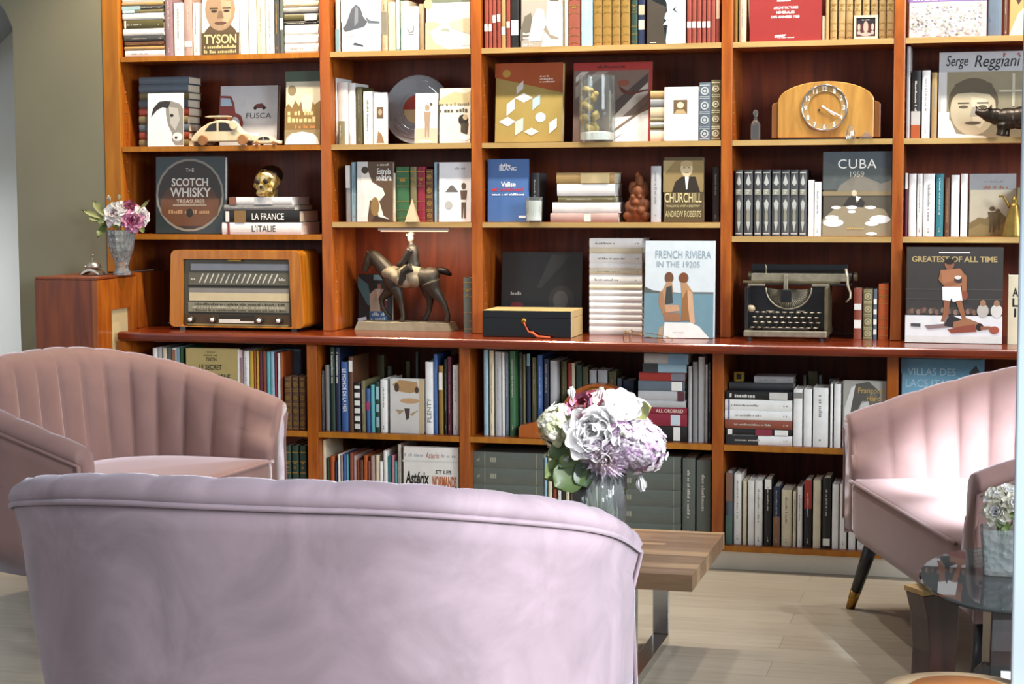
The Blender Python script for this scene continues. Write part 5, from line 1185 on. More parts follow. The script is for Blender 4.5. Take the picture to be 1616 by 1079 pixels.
# --- wooden toy cars
Yc = 0.0; SZ2 = 1.5696
TOYW = wood('pale_toy_wood', 'd8c49c', 'e8d8b6', rough=0.5); TOYD = wood('brown_toy_wheel', '8a5a30', 'a87444', rough=0.5); BLK = mat('2a2622', 0.5, 0.1, 30)
def toycar(label, x0, x1, ytop, ybot, Yc, dep, rack, ang=0):
    A = V3(x0, ybot, Yc); B = V3(x1, ybot, Yc); T = V3((x0+x1)/2, ytop, Yc); L = B.x-A.x; H = T.z-SZ2
    r = thing('toy_car', label, 'toy car', ((A.x+B.x)/2, Yc+dep/2, SZ2), ang, 'wooden toy cars')
    o = [(-.5, .16), (-.49, .30), (-.44, .46), (-.33, .72), (-.20, .90), (-.05, 1.0), (.08, .98), (.18, .85), (.25, .60), (.31, .50), (.42, .46), (.48, .36), (.50, .16)]
    g = MB(); g.prism([(x*L, z*H) for x, z in o], 'y', -dep/2, dep/2, TOYW); b = g.build('body', r, bevel=0.004)
    for w in ([(-.27, .58), (-.19, .82), (-.085, .90), (-.085, .58)], [(-.05, .58), (-.05, .90), (.06, .89), (.135, .80), (.17, .58)]):
        g = MB(); g.prism([(x*L, z*H) for x, z in w], 'y', -dep/2-0.0012, dep/2+0.0012, BLK); g.build('window', r)
    for wx in (-.30, .33):
        for s in (-1, 1):
            g = MB(); g.lathe([(.19*H, -.004), (.21*H, -.002), (.21*H, .004), (.19*H, .006), (.06*H, .006)], TOYD, 20, M=Matrix.Translation((wx*L, s*(dep/2+.003), .21*H)) @ Matrix.Rotation(s*-PI/2, 4, 'X')); g.build('wheel', r, smooth=False)
    for s in (-1, 1):
        g = MB(); g.ball((.47*L, s*dep*.30, .40*H), .035*L, mat('efeadd', .4, .03, 30), 10, 6); g.build('headlamp', r, smooth=True)
    if rack:
        g = MB(); g.box(-.14*L, .10*L, -dep*.35, dep*.35, H*1.06, H*1.10, TOYD)
        for x in (-.12, .08): g.box(x*L-.002, x*L+.002, -dep*.3, dep*.3, H*.97, H*1.06, TOYD)
        rk = g.build('roof_rack', r)
        g = MB(); g.lathe([(.002, 0), (.012, .02), (.014, .06), (.010, .10), (.002, .118)], TOYW, 14, M=Matrix.Translation((-.30*L, -.01, H*1.13)) @ Matrix.Rotation(PI/2, 4, 'Y'), sx=.35); g.build('surfboard', r, smooth=True)
        g = MB(); g.lathe([(.015, -.004), (.020, 0), (.015, .004)], TOYW, 18, M=Matrix.Translation((.19*L, -dep/2-.004, .78*H)) @ Matrix.Rotation(PI/2, 4, 'X')); g.build('spare_wheel', r)
    return r
toycar('larger pale wooden toy beetle-shaped car with roof rack, in front of grey book', 301, 401, 189, 231, -0.0, .062, True)
toycar('small pale wooden toy car right of the bigger one', 397, 440, 214, 230, 0.005, .045, False)
# --- gold skull
def metalmix(name, c1, c2, c3):
    mt, nt, b = base_mat(name); tc = N(nt, 'ShaderNodeTexCoord'); no = N(nt, 'ShaderNodeTexVoronoi'); no.inputs['Scale'].default_value = 60
    nt.links.new(tc.outputs['Object'], no.inputs['Vector']); cr = N(nt, 'ShaderNodeValToRGB'); e = cr.color_ramp.elements; e[0].color = lin(c1); e[1].color = lin(c3); e.new(0.4).color = lin(c2)
    nt.links.new(no.outputs['Color'], cr.inputs[0]); nt.links.new(cr.outputs[0], b.inputs['Base Color']); b.inputs['Metallic'].default_value = 0.7; b.inputs['Roughness'].default_value = 0.3
    bp = N(nt, 'ShaderNodeBump'); bp.inputs['Strength'].default_value = 0.7; bp.inputs['Distance'].default_value = 0.004; nt.links.new(no.outputs['Distance'], bp.inputs['Height']); nt.links.new(bp.outputs[0], b.inputs['Normal']); return mt
GOLDM = metalmix('glittering_gold', '5a4218', 'c9a24a', 'efe0b0'); 
Yk = -0.01+0.075; k0 = V3(423, 309, Yk); k1 = V3(425, 264, Yk); hk = k1.z-SKULL_Z; kc = Vector((k0.x, Yk, SKULL_Z+0.0006)); s = hk/0.118
def K(x, y, z): return kc + Vector((x, y, z))*s
sk = thing('skull_ornament', 'glittering gold and black skull ornament on top of the travel books', 'ornament', kc)
def localize(o, root): o.parent = root; o.matrix_parent_inverse = Matrix.Translation(-Vector(root.location)); return o
g = MB(); g.ball(K(0, 0, .070), (.053*s, .052*s, .045*s), GOLDM); g.ball(K(-.006, -.03, .042), (.034*s, .026*s, .032*s), GOLDM); g.ball(K(-.01, -.038, .016), (.026*s, .020*s, .0158*s), GOLDM); g.ball(K(.028, -.03, .046), (.016*s, .018*s, .012*s), GOLDM); g.ball(K(-.036, -.028, .046), (.014*s, .018*s, .012*s), GOLDM); g.box(kc.x-.03*s, kc.x+.03*s, kc.y-.03*s, kc.y+.035*s, kc.z, kc.z+.03*s, GOLDM)
localize(g.build('face', None, remesh=.0035), sk)
g = MB(); g.ball(K(.008, .016, .086), (.050*s, .050*s, .040*s), mat('1d1712', 0.12, 0.2, 30, metal=0.4, coat=0.6), 24, 14); q = localize(g.build('cranium', None, smooth=True), sk); q['label'] = 'glossy black cranium'
DARKS = mat('2a1c0c', 0.4, 0.1, 20)
for ex in (-.024, .014):
    g = MB(); g.ball(K(ex, -.056, .062), (.012*s, .007*s, .011*s), DARKS); localize(g.build('eye_socket', None, smooth=True), sk)
g = MB(); g.ball(K(-.006, -.058, .040), (.006*s, .005*s, .008*s), DARKS); localize(g.build('nose_hole', None, smooth=True), sk)
# --- record disc with red and cream label
Yd = 0.14; dc = V3(659, 172, Yd); dR = (V3(656, 118, Yd).z - ZS[2])/2 - 0.0006
g = MB(); Md = Matrix.Translation((dc.x, Yd, ZS[2]+0.0012+dR)) @ Matrix.Rotation(PI/2-0.12, 4, 'X')
DISC = mat('94979b', 0.35, 0.08, 12, metal=0.1)
g.lathe([(dR, -.003), (dR, .003), (dR*.97, .003), (dR*.96, .001), (dR*.52, .001), (dR*.51, .004), (dR*.44, .004), (dR*.43, .002), (0.003, .002)], DISC, 64, M=Md); dsk = g.build('record_disc'); tag(dsk, 'round grey metal disc with red and cream centre label, second bay', 'disc')
g = MB(); nn = 32
for a_, b_, c_ in ((0, PI, 'a8381f'), (PI, 2*PI, 'c9b98c')):
    vs = [Md @ Vector((dR*.42*math.cos(a_+(b_-a_)*i/16), dR*.42*math.sin(a_+(b_-a_)*i/16), .0032)) for i in range(17)]; g.add(vs, [list(range(17))], ink(c_))
g.build('centre_label', dsk)
g = MB()
for rr_, a0_, a1_ in ((.86, 1.2, 1.6), (.74, .6, 1.1), (.86, 2.9, 3.5), (.72, 3.5, 4.3), (.84, 3.7, 4.8), (.6, 3.9, 4.7), (.58, 1.5, 1.75)):
    g.tube([Md @ Vector((dR*rr_*math.cos(a0_+(a1_-a0_)*i/10), dR*rr_*math.sin(a0_+(a1_-a0_)*i/10), .0022)) for i in range(11)], .0018, mat('c9cdd0', .2, .03, 20, metal=.9), 6)
g.build('raised_rib', dsk)
# --- shelf lamp, small crystal pyramid
l0, l1 = V3(598, 361, .05), V3(710, 361, .05)
lamp = thing('shelf_lamp', 'slim white strip lamp under the third shelf above the horse statuette', 'lamp', ((l0.x+l1.x)/2, .05, Z3[2]-0.0206))
g = MB(); g.box(-(l1.x-l0.x)/2, (l1.x-l0.x)/2, -.012, .012, -.014, -.002, mat('d8d4cc', .4, .02, 10)); g.build('housing', lamp, bevel=.002)
g = MB(); g.box(-(l1.x-l0.x)/2+.01, (l1.x-l0.x)/2-.01, -.009, .009, -.0165, -.0142, emit('warm_strip', 'ffd8b0', 3.0)); g.build('diffuser', lamp)
ld_ = area('shelf_lamp_light', ((l0.x+l1.x)/2, .055, Z3[2]-.040), ((l0.x+l1.x)/2, .16, Z3[2]-.40), (l1.x-l0.x)*.9, 1.5, (1.0, .80, .58), .016)
q0, q1 = V3(640, 350, .0), V3(660, 350, .0); qt = V3(649, 313, .0).z; qx = (q0.x+q1.x)/2; qw = (q1.x-q0.x)/2; qz = Z3[2]+.0006
g = MB(); g.add([(qx-qw, -.012, qz), (qx+qw, -.012, qz), (qx+qw, .024, qz), (qx-qw, .024, qz), (qx, .006, qt)], [[3,2,1,0],[0,1,4],[1,2,4],[2,3,4],[3,0,4]], mat('cbb894', .25, .1, 40, coat=.4)); tag(g.build('pyramid_ornament', bevel=.0008), 'small pale stone pyramid in front of the green and crimson books', 'ornament')
# --- horse statuette
Yh = .125
def HP(x, y, dy=0): return V3(550+x*.16225, 355+y*.16225, Yh+dy)
PX = (HP(100, 0)-HP(0, 0)).x/100
hb = thing('horse_statuette', 'bronze statuette of a rider on a walking horse, on the counter', 'statuette', HP(600, 985))
g = MB(); A, B = HP(105, 990), HP(1010, 1000); zb0 = CZ; zb1 = HP(500, 938).z
g.prism([(A.x-.002, zb0), (B.x+.01, zb0), (B.x-.006, zb1), (A.x+.012, zb1)], 'y', Yh-.055, Yh+.058, mat('a39a80', .55, .12, 30, metal=.4))
for i in range(9): g.ball((A.x+.05+.036*i, Yh-.01+.012*((i*5) % 3), zb1-.002), (.03, .03, .006+.004*((i*3) % 3)), mat('a39a80', .55, .12, 30, metal=.4), 10, 6)
localize(g.build('base', None), hb)
def limb(g, pts, mt, dy=0): g.tube([HP(x, y, dy) for x, y, r in pts], [r*PX for x, y, r in pts], mt, 12)
HB = mat('3e382d', .5, .35, 18, metal=.2)
g = MB()
for c_, r_ in (((430, 540), (95, 95, 100)), ((560, 520), (130, 98, 92)), ((690, 505), (110, 95, 90)), ((790, 520), (95, 98, 105)), ((400, 480), (75, 70, 85)), ((830, 480), (60, 75, 60))):
    p = HP(*c_); g.ball(p, tuple(q*PX for q in r_), HB)
limb(g, [(420, 500, 90), (350, 420, 78), (280, 340, 66), (230, 290, 52), (205, 285, 40)], HB)
limb(g, [(225, 290, 48), (195, 350, 46), (170, 410, 32), (150, 450, 27)], HB)
for dy, sg in ((-.010, 1), (.010, 1)): limb(g, [(190, 280, 14), (180, 255, 9), (178, 243, 3)], HB, dy)
limb(g, [(430, 600, 62), (370, 670, 44), (318, 722, 30), (330, 790, 22), (370, 860, 20), (398, 885, 22), (408, 905, 24)], HB, .022)
limb(g, [(450, 600, 66), (490, 680, 46), (510, 760, 28), (526, 850, 22), (530, 890, 22), (518, 932, 28)], HB, -.022)
limb(g, [(800, 560, 95), (830, 640, 68), (890, 710, 42), (935, 780, 28), (960, 850, 24), (968, 890, 24), (958, 938, 28)], HB, -.022)
limb(g, [(760, 560, 80), (770, 640, 58), (795, 720, 38), (790, 800, 25), (778, 860, 22), (760, 892, 22), (735, 925, 28)], HB, .024)
localize(g.build('horse', None, remesh=.0035), hb)
g = MB(); limb(g, [(855, 445, 22), (900, 440, 30), (950, 455, 32), (1000, 485, 14)], mat('1f1c18', .4, .2, 30, metal=.5)); q = localize(g.build('tail', None, smooth=True), hb); q['label'] = 'dark horse tail'
SAD = mat('958a70', .65, .2, 25, metal=.05)
g = MB()
for c_, r_ in (((600, 470), (135, 138, 90)), ((420, 465), (104, 116, 66)), ((560, 545), (112, 136, 66)), ((650, 520), (84, 136, 84)), ((480, 500), (92, 126, 64))): g.ball(HP(*c_), tuple(q*PX for q in r_), SAD)
localize(g.build('saddle_cloth', None, remesh=.004), hb)
g = MB(); RID = mat('2e2b26', .45, .3, 25, metal=.2)
limb(g, [(630, 420, 70), (625, 340, 62), (622, 270, 60), (618, 215, 52), (612, 185, 26), (608, 160, 24)], RID)
limb(g, [(600, 235, 34), (560, 300, 30), (525, 365, 26), (470, 395, 20)], RID, -.030); limb(g, [(610, 235, 34), (570, 300, 30), (535, 365, 26), (480, 395, 20)], RID, .030)
limb(g, [(610, 410, 46), (540, 460, 40), (520, 540, 34), (500, 585, 24)], RID, -.048); limb(g, [(610, 410, 46), (540, 460, 40), (520, 540, 34), (500, 585, 24)], RID, .048)
limb(g, [(650, 400, 60), (670, 430, 40), (690, 445, 18)], RID)
localize(g.build('rider', None, remesh=.003), hb)
g = MB(); PALEM = mat('b9b2a4', .4, .15, 25, metal=.5); g.ball(HP(604, 128), (30*PX, 28*PX, 36*PX), PALEM); limb(g, [(570, 100, 10), (600, 98, 30), (618, 75, 26), (622, 55, 8)], PALEM); limb(g, [(556, 92, 10), (590, 100, 20)], PALEM)
q = localize(g.build('rider_head', None, remesh=.0022), hb); q['label'] = 'pale head with cocked hat'
# --- black lacquer box with cord, on the counter
Yb = -.14; b0 = V3(762, 534, Yb); b1 = V3(901, 536, Yb); zb2 = V3(830, 490, Yb).z
bx = thing('lacquer_box', 'black-fronted wooden box with an orange cord tassel on the counter', 'box', ((b0.x+b1.x)/2, Yb, CZ)); hw = (b1.x-b0.x)/2; bh = zb2-CZ
TANW = wood('pale_box_wood', 'b89a62', 'cdb27a', rough=.4); LACQ = mat('0c0c0f', .08, .05, 10, coat=.8)
g = MB(); g.box(-hw, hw, .004, .20, 0, bh*.72, TANW); g.build('base', bx, bevel=.002)
g = MB(); g.box(-hw, hw, .004, .20, bh*.725, bh, TANW); g.build('lid', bx, bevel=.002)
g = MB(); g.box(-hw, hw, -.002, .0038, 0.001, bh*.72, LACQ); g.box(-hw, hw, -.002, .0038, bh*.727, bh-.001, LACQ); q = g.build('front_panel', bx, bevel=.001); q['label'] = 'glossy black front panel'
g = MB(); g.lathe([(.011, 0), (.011, .004), (.006, .007)], BRASS, 18, M=Matrix.Translation((-.01, -.002, bh*.60)) @ Matrix.Rotation(PI/2, 4, 'X')); g.build('button', bx, smooth=True)
CORD = mat('c0522a', .7, .1, 60); g = MB(); g.tube([(-.008, -.010, bh*.58), (.0, -.012, bh*.42), (.012, -.016, bh*.22), (.030, -.024, .02), (.05, -.03, .006), (.075, -.034, .005), (.10, -.036, .004)], [.0025, .0025, .003, .005, .0055, .005, .003], CORD, 8); g.build('cord', bx, smooth=True)
# --- wire reading glasses
yg = -.21
gl0 = atZ(985, 538, CZ); G0 = Vector((gl0.x, yg, CZ))
rg = thing('reading_glasses', 'thin gold wire reading glasses lying on the counter before the seaside book', 'glasses', G0)
for i, (dx, dy) in enumerate(((0, 0), (.012, .055))):
    g = MB(); g.tube([(dx+.003*math.sin(a), dy+.020*math.cos(a), .019+.018*math.sin(a)) for a in [2*PI*k/20 for k in range(20)]], .0013, BRASS, 6, closed=True); g.build('lens_rim', rg, smooth=True)
    g = MB(); g.tube([(dx, dy-.02 if i == 0 else dy+.02, .03), (dx+.06, dy+(-.022 if i == 0 else .024), .024), (dx+.13, dy+(-.024 if i == 0 else .022), .012), (dx+.155, dy+(-.02 if i == 0 else .02), .0016)], .0013, BRASS, 6); g.build('temple', rg, smooth=True)
g = MB(); g.tube([(.002, .02, .028), (.004, .0275, .031), (.008, .035, .028)], .0012, BRASS, 6); g.build('bridge', rg, smooth=True)
# --- glass cylinder with dried flower, perfume bottle, crystals, candle
CLEAR = thin_glass('clear_glass', 'f6faf9', .05, .02, 0, .8); THIN = thin_glass('thin_clear_glass', 'f8fbfa', .03, .02, 0, .4)
Yg = .0; c0, c1 = V3(912, 226, Yg), V3(969, 226, Yg); gcx, gr = (c0.x+c1.x)/2, (c1.x-c0.x)/2; gh = V3(940, 119, Yg).z-ZS[2]
cy_ = thing('glass_cylinder', 'tall clear glass cylinder holding dried tan flowers before the red-bordered sleeve', 'vase', (gcx, Yg+gr*.3, ZS[2]+.0006))
g = MB(); g.lathe([(gr, 0), (gr, gh), (gr-.003, gh), (gr-.003, .006), (0, .006)], THIN, 40, cap1=False); g.build('glass_wall', cy_, smooth=False)
g = MB(); TANF = mat('9a8448', .8, .25, 60); R_ = random.Random(5)
for i in range(26): g.ball((-.4*gr+R_.uniform(-.3, .35)*gr, R_.uniform(-.4, .4)*gr, .045+R_.uniform(0, .15)), R_.uniform(.011, .019), TANF, 8, 6)
g.build('dried_flowers', cy_, remesh=.004)
g = MB(); g.lathe([(gr*.9, .0065), (gr*.9, .034), (gr*.5, .038)], mat('efece6', .8, .08, 80), 24); g.build('white_pebble_layer', cy_)
pb0 = V3(1191, 218, .0); ph = V3(1191, 173, .0).z-ZS[2]
pb = thing('perfume_bottle', 'small clear glass perfume bottle with ball stopper left of the mantel clock', 'bottle', (pb0.x, .02, ZS[2]+.0006))
g = MB(); g.lathe([(.015, 0), (.018, .003), (.018, ph*.50), (.013, ph*.60), (.006, ph*.66), (.006, ph*.74), (.009, ph*.75)], CLEAR, 20); g.build('flask', pb, smooth=False)
g = MB(); g.lathe([(.004, ph*.755), (.007, ph*.80), (.0105, ph*.89), (.008, ph*.96), (.002, ph)], CLEAR, 18); g.build('stopper', pb, smooth=True)
x_ = V3(1342, 218, -.015); g = MB(); g.lathe([(.017, 0), (.018, .012), (.015, .03), (.008, .045), (.002, .052)], CLEAR, 8, (x_.x, .0, ZS[2]+.0006)); tag(g.build('crystal_ornament'), 'small pointed clear crystal in front of the clock face', 'ornament')
x_ = V3(1367, 218, -.015); g = MB(); g.lathe([(.022, 0), (.023, .006), (.016, .012), (.006, .022), (.002, .032)], CLEAR, 10, (x_.x, .0, ZS[2]+.0006)); tag(g.build('crystal_ornament'), 'flat clear crystal at the right foot of the mantel clock', 'ornament')
cd0, cd1 = V3(830, 350, -.0), V3(858, 350, -.0); cx_, cr_ = (cd0.x+cd1.x)/2, (cd1.x-cd0.x)/2; ch = V3(845, 311, .0).z-Z3[3]
cn = thing('candle_glass', 'small clear glass holding a white candle in front of the blue book', 'candle', (cx_, .02-.03, Z3[3]+.0006))
g = MB(); g.lathe([(cr_*.85, 0), (cr_*.95, ch), (cr_*.95-.002, ch), (cr_*.85-.002, .006), (0, .006)], THIN, 28, cap1=False); g.build('glass_cup', cn)
g = MB(); g.lathe([(cr_*.80, .0065), (cr_*.86, ch*.85), (cr_*.3, ch*.84)], mat('f0ede6', .5, .03, 30), 24); g.build('wax', cn, smooth=False)
# --- carved wooden figure
Yw = .06; w0, w1 = V3(983, 349, Yw), V3(1026, 349, Yw); wx = (w0.x+w1.x)/2; ws = (w1.x-w0.x)/.10; wz = Z3[3]+.0006; CARV = wood('carved_red_wood', '5a2e12', '8c4c20', rough=.65)
g = MB()
for x, y, z, rx_, ry_, rz_ in ((0, 0, .03, .048, .03, .030), (-.03, -.01, .022, .022, .02, .018), (.03, -.012, .022, .022, .02, .018), (.002, -.006, .075, .034, .028, .036), (.006, -.02, .11, .022, .02, .024), (.008, .0, .145, .018, .016, .026), (-.018, -.004, .12, .014, .014, .026), (.03, -.004, .115, .014, .014, .03), (-.03, -.016, .055, .014, .014, .020), (.036, -.016, .06, .014, .014, .022), (.0, -.034, .07, .012, .010, .010), (-.012, -.03, .09, .009, .008, .009), (.014, -.03, .09, .009, .008, .009), (.0, .0, .168, .009, .009, .014), (-.01, -.026, .045, .016, .012, .012), (.018, -.028, .04, .016, .012, .014)):
    g.ball((wx+x*ws, Yw+.02+y*ws, wz+z*ws+.001), (rx_*ws, ry_*ws, rz_*ws), CARV, 12, 8)
g.box(wx-.04*ws, wx+.04*ws, Yw, Yw+.04, wz, wz+.02, CARV)
tag(g.build('carved_figure', remesh=.003), 'carved red-brown wooden figure between flat stack and portrait book', 'carving')
# --- mantel clock
Yl = .03; l0 = V3(1217, 217, Yl); l1 = V3(1389, 217, Yl); lz = ZS[2]+.0006; LT = V3(1303, 128, Yl).z-lz; lw = (l1.x-l0.x)/2; lcx = (l0.x+l1.x)/2
ck = thing('mantel_clock', 'arched wooden mantel clock with ring dial on the second shelf, fourth bay', 'clock', (lcx, Yl, lz))
W_CK = wood('clock_veneer', '9a6a2c', 'bc8c42', rough=.3, coat=.5)
top = [(lw*.88*math.cos(a), LT*.66 + LT*.34*math.sin(a)) for a in [PI*i/24 for i in range(25)]]
g = MB(); g.prism([(-lw*.88, .006), (lw*.88, .006)] + top, 'y', 0, .085, W_CK); g.build('case', ck, bevel=.003)
for s in (-1, 1):
    g = MB(); g.prism([(s*lw*.885, .006), (s*lw, .006), (s*lw, LT*.60), (s*lw*.97, LT*.63), (s*lw*.885, LT*.66)], 'y', .01, .085, wood('clock_wing', '6e4016', '8a561f', rough=.3, coat=.4)); g.build('side_wing', ck, bevel=.003)
g = MB(); g.box(-lw*.86, lw*.86, .004, .08, 0, .0058, BLK); g.build('plinth', ck)
dcx = V3(1301.5, 170, Yl).x-lcx; dcz = V3(1301.5, 170, Yl).z-lz; DR = V3(1301.5, 133, Yl).z-V3(1301.5, 170, Yl).z
Mc = Matrix.Translation((dcx, -.0005, dcz)) @ Matrix.Rotation(PI/2, 4, 'X')
g = MB(); g.lathe([(DR*.96, 0), (DR, .004), (DR, .008), (DR*.95, .010), (DR*.93, .005), (DR*.93, 0)], CHROME, 48, M=Mc, cap0=False, cap1=False); g.build('bezel', ck, smooth=True)
g = MB(); g.lathe([(DR*.93, .0005), (DR*.93, .003), (DR*.70, .003), (DR*.70, .0005)], mat('a88450', .35, .08, 30), 48, M=Mc, cap0=False, cap1=False); ring = g.build('chapter_ring', ck)
for i in range(1, 13):
    a = PI/2 - 2*PI*i/12; vs, fs = text_mesh(str(i), .02); s_ = DR*.21; asp = .55 if i < 10 else .9
    mb_ = MB(); mb_.add([(dcx + DR*.815*math.cos(a) + (x-.5)*s_*asp, -.0042, dcz + DR*.815*math.sin(a) + (y-.5)*s_) for x, y in vs], fs, mat('f2efe6', .4, .03, 20)); mb_.build('numeral', ring)
for ang, ln, wd in ((math.radians(-28), DR*.82, .005), (math.radians(-36), DR*.58, .0075)):
    d = Vector((math.cos(ang), 0, math.sin(ang))); nn_ = Vector((-d.z, 0, d.x)); g = MB(); c_ = Vector((dcx, -.0085, dcz)); p = [c_-d*.012-nn_*wd*.4, c_+d*ln*.8-nn_*wd*.5, c_+d*ln, c_+d*ln*.8+nn_*wd*.5, c_-d*.012+nn_*wd*.4]
    g.prism([(q.x, q.z) for q in p], 'y', -.0095 if wd < .006 else -.0075, -.0085 if wd < .006 else -.0065, mat('efeadd', .3, .03, 20)); g.build('hand', ck)
g = MB(); g.lathe([(.004, 0), (.004, .004)], BLK, 12, M=Matrix.Translation((dcx-.02, 0.0, dcz-.008)) @ Matrix.Rotation(PI/2, 4, 'X')); g.build('winding_hole', ck)
# --- small framed icon
i0, i1 = V3(1347, 60, .01), V3(1385, 60, .01); iz = ZS[1]+.0006; ih = V3(1366, 24, .01).z-iz; iw = i1.x-i0.x
ic = thing('picture_frame', 'tiny cream-framed icon picture leaning on tan volumes, top shelf', 'picture', ((i0.x+i1.x)/2, .012, iz))
g = MB(); fw_ = iw*.1
g.box(-iw/2, iw/2, 0, .008, 0, fw_, mat('cdbfa0', .5, .05, 30)); g.box(-iw/2, iw/2, 0, .008, ih-fw_, ih, mat('cdbfa0', .5, .05, 30)); g.box(-iw/2, -iw/2+fw_, 0, .008, fw_, ih-fw_, mat('cdbfa0', .5, .05, 30)); g.box(iw/2-fw_, iw/2, 0, .008, fw_, ih-fw_, mat('cdbfa0', .5, .05, 30)); g.build('frame', ic)
g = MB(); g.box(-iw/2+fw_, iw/2-fw_, .003, .007, fw_, ih-fw_, mat('4a2420', .5, .1, 30)); pc = g.build('picture', ic)
printed('picture_print', pc, ((-iw/2+fw_, .0029, fw_), (1,0,0), (0,0,1), (0,-1,0)), iw-2*fw_, ih-2*fw_, [('r', 0, .7, 1, 1, '241c20'), ('e', .5, .5, .13, .32, 'b99a86'), ('e', .15, .5, .07, .2, 'c0a090'), ('e', .85, .5, .07, .2, 'c0a090'), ('e', .15, .2, .1, .1, 'a89a8c'), ('e', .5, .12, .3, .1, 'a89a8c'), ('e', .85, .2, .1, .1, 'a89a8c'), ('l', .3, .86, .7, .92, 'd0c4b4')])
# --- bronze rhinoceros
Yn = -.015
def RP(x, y, dy=0): return V3(x, y, Yn+dy)
rq = (RP(1600, 190)-RP(1599, 190)).x
rh = thing('rhino_figurine', 'dark bronze rhinoceros figurine in front of the portrait record sleeve', 'figurine', RP(1595, 217))
RHM = mat('33291e', .35, .35, 25, metal=.6); g = MB()
for x, y, a_, b_, c_ in ((1592, 187, 24, 17, 18), (1612, 186, 24, 18, 19), (1632, 188, 20, 17, 18), (1572, 184, 14, 12, 14), (1560, 181, 12, 10, 12)): g.ball(RP(x, y), (a_*rq, b_*rq, c_*rq), RHM)
g.tube([RP(1564, 180), RP(1552, 180), RP(1543, 177), RP(1539, 176)], [10*rq, 8*rq, 5.5*rq, 4*rq], RHM, 12); g.tube([RP(1543, 174), RP(1541, 169), RP(1539, 165)], [3*rq, 2*rq, .6*rq], RHM, 8); g.tube([RP(1550, 172), RP(1549, 168)], [2.4*rq, .6*rq], RHM, 8)
for dy in (-.018, .018): g.tube([RP(1563, 172, dy), RP(1565, 164, dy)], [3*rq, 1*rq], RHM, 8)
zf = ZS[2]+.0045
for x, dy in ((1580, -.022), (1588, .022), (1624, -.022), (1632, .022)):
    a_ = RP(x, 195, dy); g.tube([a_, Vector((a_.x, a_.y, zf+.02)), Vector((a_.x-.003, a_.y, zf))], [9*rq, 6.5*rq, 7.5*rq], RHM, 12)
g.tube([RP(1650, 182), RP(1656, 190), RP(1655, 200)], [3*rq, 2*rq, 1*rq], RHM, 8)
localize(g.build('body', None, remesh=.0035), rh)
# --- brass oil can
Yo = .0; o0, o1 = V3(1580, 374, Yo), V3(1622, 374, Yo); ox, orr = (o0.x+o1.x)/2, (o1.x-o0.x)/2; oh = V3(1600, 310, Yo).z-Z3[5]
oc = thing('oil_can', 'brass oil can with curved spout and ring handle, right bay', 'oil can', (ox, .05, Z3[5]+.0006))
BR2 = mat('94793e', .35, .2, 30, metal=.85)
g = MB(); g.lathe([(orr, 0), (orr, .006), (orr*.92, .02), (orr*.62, oh*.5), (orr*.34, oh*.78), (orr*.26, oh*.82), (orr*.26, oh*.92), (orr*.12, oh)], BR2, 28); g.build('cone_body', oc, smooth=False)
g = MB(); g.tube([(-orr*.35, 0, oh*.72), (-orr*.62, 0, oh*.86), (-orr*.85, 0, oh*.98), (-orr*1.1, 0, oh*1.02), (-orr*1.2, 0, oh*.98)], [.006, .005, .004, .004, .004], BR2, 10); g.build('spout', oc, smooth=True)
g = MB(); g.tube([(orr*.5+.02*math.cos(a), 0, oh*.76+.02*math.sin(a)) for a in [2*PI*k/18 for k in range(18)]], .0028, BR2, 8, closed=True); g.build('ring_handle', oc, smooth=True)
# --- napoleon-hat clock behind the bouquet
Yq = -.181; n0, n1 = V3(818, 689, Yq), V3(1008, 694, Yq); nz = ZS[5]+.0006; nx = (n0.x+n1.x)/2; nw = (n1.x-n0.x)/2; nh = V3(940, 606, Yq).z-nz; nb = V3(830, 669, Yq).z-nz; hx = V3(942, 640, Yq).x-nx
nc = thing('mantel_clock', 'low-shouldered wooden mantel clock behind the central bouquet, upper base shelf', 'clock', (nx, Yq, nz))
W_NC = wood('red_clock_wood', '96450f', 'b8631f', rough=.3, coat=.5)
o_ = [(-nw, 0), (nw, 0), (nw, nb*.9)] + [(hx+nw*.62*math.cos(a), nb+(nh-nb)*math.sin(a)**.8) for a in [PI*i/20 for i in range(1, 20)]] + [(-nw*.86, nb), (-nw*.96, nb*.92), (-nw, nb*.75)]
g = MB(); g.prism(o_, 'y', 0, .074, W_NC); g.build('case', nc, bevel=.004)
nr = (nh-nb)*.5; Mn = Matrix.Translation((hx, -.0005, nh*.58)) @ Matrix.Rotation(PI/2, 4, 'X')
g = MB(); g.lathe([(nr, 0), (nr, .006), (nr*.93, .008), (nr*.9, .004)], BRASS, 36, M=Mn, cap1=False); g.build('bezel', nc, smooth=True)
g = MB(); g.lathe([(nr*.9, .002), (nr*.9, .0036)], mat('d8d2bc', .4, .04, 20), 36, M=Mn); g.build('dial', nc)
# --- yellow box on the flat stack, fourth bay
yb = V3(1166, 600, -.05); g = MB(); g.box(yb.x-.018, yb.x+.018, -.05, -.02, ZS[5]+.0006, V3(1166, 587, -.05).z, mat('c2a336', .5, .05, 30)); yo = g.build('yellow_box', bevel=.001); tag(yo, 'small yellow and black box behind the flat stack, fourth bay', 'box')
zz = V3(1166, 594, -.05).z; g = MB(); g.box(yb.x-.009, yb.x+.009, -.0506, -.0502, zz-.01, zz+.01, BLK); g.build('black_label', yo)
